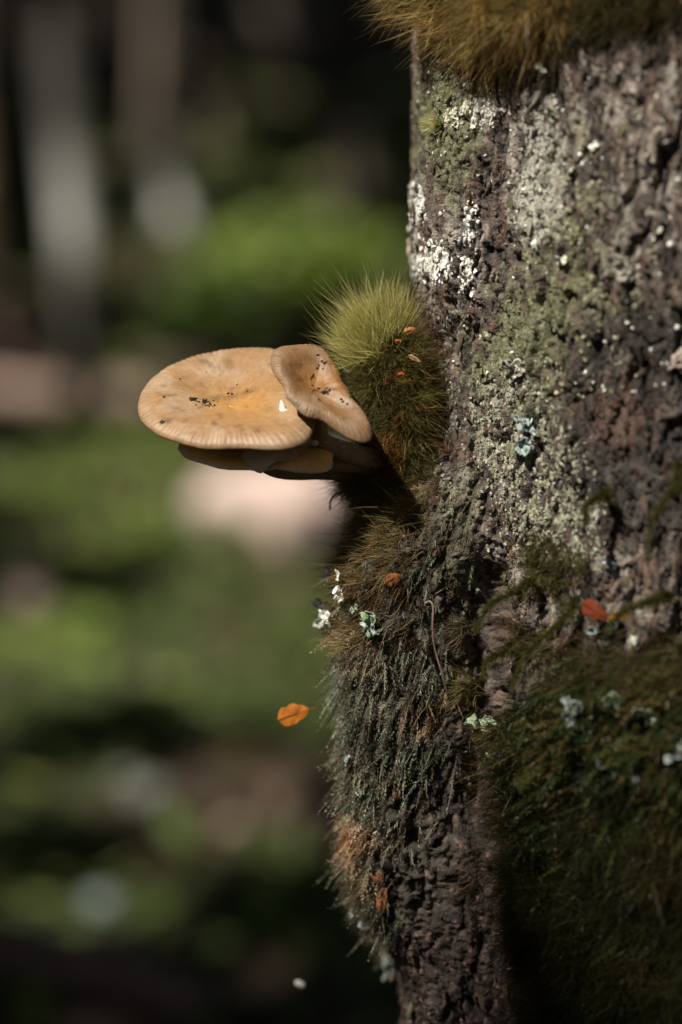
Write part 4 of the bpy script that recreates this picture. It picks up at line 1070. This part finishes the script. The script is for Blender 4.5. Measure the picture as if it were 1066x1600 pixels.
lowp = [(60, 770, 'light green plant at the left edge below the pinkish log'), (190, 715, 'light green plant under the large cap tip'), (110, 1000, 'mid green plant left of the hanging feathery moss, lowest of the left row'), (240, 850, 'yellowish green plant below the mushrooms'),
        (330, 780, 'pale green plant left of the pale rock'), (480, 1010, 'olive plant close to the white leafy lichen'), (330, 960, 'olive green plant below the pale rock'), (390, 1090, 'dull green plant left of the orange leaf'), (240, 1110, 'dull green plant lower left of the orange leaf'),
        (500, 1150, 'dark green plant just under the orange leaf'), (40, 1120, 'grey green plant at the left edge, mid height'), (420, 1340, 'dark green plant near the foot of the bulge'), (60, 900, 'dark plant at the left edge between two lighter ones'), (560, 970, 'pale brownish green plant behind the knob'), (450, 920, 'bright olive plant right under the pale rock')]
for k, (px, py, lab) in enumerate(lowp):
    g_ = G(px, py); d_ = proj(g_[None])[2][0]; s_ = d_ / 6
    bush('low_plant', px, py, d_, .16 * s_, .07 * s_, 260, .05 * s_ ** .5, GRN if k < 5 else [(.10, .14, .035), (.12, .15, .05), (.08, .11, .03)], lab, 'plant', 'low plants on the forest floor', 3)

# logs and stones
def log(p0, p1, r, col, label, seed=0, name='fallen_log'):
    p0 = np.array(p0); p1 = np.array(p1); t_ = thing(name, tuple((p0 + p1) / 2), label, 'log', 'fallen logs and branches')
    c = spline([p0, (p0 * 2 + p1) / 3 + [0, 0, .02], (p0 + 2 * p1) / 3 - [0, 0, .015], p1], 30)
    if name != 'fallen_branch' or 'leaning' not in label: c[:, 2] = gz(c[:, 0], c[:, 1]) + r * .7
    V_, F_ = tube(c, np.linspace(r, r * .8, 30), 18, seed=seed, amp=.25, freq=4)
    nn = fbm(V_[:, 0] * 6, V_[:, 1] * 4 + V_[:, 2] * 9, 4, seed)[:, None]
    childof(t_, 'wood', V_, F_, M['treebark'], np.array(col) * (1 + .5 * nn))
    for j in range(2):
        a_ = c[8 + 12 * j]; b_ = a_ + np.array([.03, -.02, .05 + .03 * j]); V_, F_ = tube(spline([a_, b_], 5), np.linspace(r * .3, r * .15, 5), 8); childof(t_, 'branch_stub', V_, F_, M['treebark'], np.tile(col, (len(V_), 1)))
log(G(-260, 625), G(250, 640), .045, (.27, .19, .16), 'pinkish grey fallen log lying level, left of the mushrooms', 3)
log(P(-40., 480., 6.0), P(60., 590., 6.1), .018, (.20, .13, .11), 'short pinkish branch leaning on the level log at the left edge', 4, 'fallen_branch')
for (x0, y0, x1_, y1_, r, col, lab) in [(-60, 1430, 330, 1540, .035, (.14, .095, .085), 'dim pinkish fallen branch slanting across the bottom left'), (230, 1430, 480, 1230, .010, (.10, .075, .06), 'dark thin branch crossing the bottom left'),
                                       (180, 560, 330, 570, .03, (.10, .065, .055), 'dark reddish branch lying behind the large cap'), (0, 900, 60, 930, .04, (.2, .15, .13), 'small grey branch at the left edge, mid height')]:
    a_ = G(x0, y0, .05); b_ = G(x1_, y1_, .05); log(a_, b_, r, col, lab, int(x0) % 7 + 5, 'fallen_branch')
def stone(px, py, r, col, label, seed, name='stone', sq=(1, .8, .6)):
    c = G(px, py, .02); d_ = proj(c[None])[2][0]
    V_, F_, _ = blob_mesh((0, 0, 0), np.array(sq) * r, 20, seed, .5, 1.4)
    nn = fbm(V_[:, 0] * 8 / r * .1, V_[:, 1] * 8 + V_[:, 2] * 5, 3, seed)[:, None]
    o = add(name, mesh(name, V_, F_, np.array(col) * (1 + .3 * nn)), M['rock']); o.location = c; tag(o, label, 'rock', 'pale stones on the forest floor')
stone(425, 800, .155, (.62, .48, .43), 'large pale pinkish rock in the sun just below the mushroom caps', 5, 'rock', (1.1, .7, .75))
stone(500, 850, .12, (.55, .42, .36), 'pinkish rock half hidden behind the moss knob, right of the largest one', 6, 'rock', (1, .8, .9))
stone(520, 770, .10, (.5, .42, .40), 'grey pink rock just under the mushroom stems', 9, 'rock')
for (px, py, r, col, lab) in [(160, 1410, .035, (.35, .42, .42), 'round bluish grey stone in the dark bottom left'), (365, 1292, .03, (.5, .36, .28), 'small pinkish stone in the gloom left of the knob foot'), (230, 1240, .045, (.34, .36, .30), 'flat grey stone at the lower left, highest of the small stones'),
                              (195, 1215, .03, (.34, .36, .30), 'grey pebble beside the flat grey stone'), (175, 1470, .05, (.34, .24, .20), 'dull pink stone beside the slanting branch'), (15, 1180, .04, (.4, .42, .36), 'pale stone at the left edge')]:
    stone(px, py, r * .62, np.array(col) * .5, lab, int(px), 'stone')

# litter and undergrowth too dense to count
n = 16000
ux = rng.uniform(-2.6, 2.2, n); uy = 1.6 + 9 * rng.random(n) ** 1.1
p = np.stack([ux, uy, gz(ux, uy) + rng.uniform(.005, .05, n)], 1)
gm = fbm(ux * 1.1, uy * 1.1, 3, 81) + .15 * rng.normal(size=n)
gsel = gm > -.22 - .1 * (uy < 3.6)
V_, F_, C_ = leafquads(p[gsel], .05, pick(GRN, gsel.sum(), .25))
o = add('undergrowth', mesh('undergrowth', V_, F_, C_, False), M['leaf']); tag(o, 'small green leaves carpeting the forest floor', 'undergrowth', kind='stuff')
V_, F_, C_ = leafquads(p[~gsel] - [0, 0, .01], .055, pick([(.10, .06, .035), (.14, .09, .06), (.07, .045, .03), (.2, .14, .10)], (~gsel).sum(), .25))
o = add('leaf_litter', mesh('leaf_litter', V_, F_, C_, False), M['leaf']); tag(o, 'dry brown leaves strewn over the forest floor', 'leaves', kind='stuff')
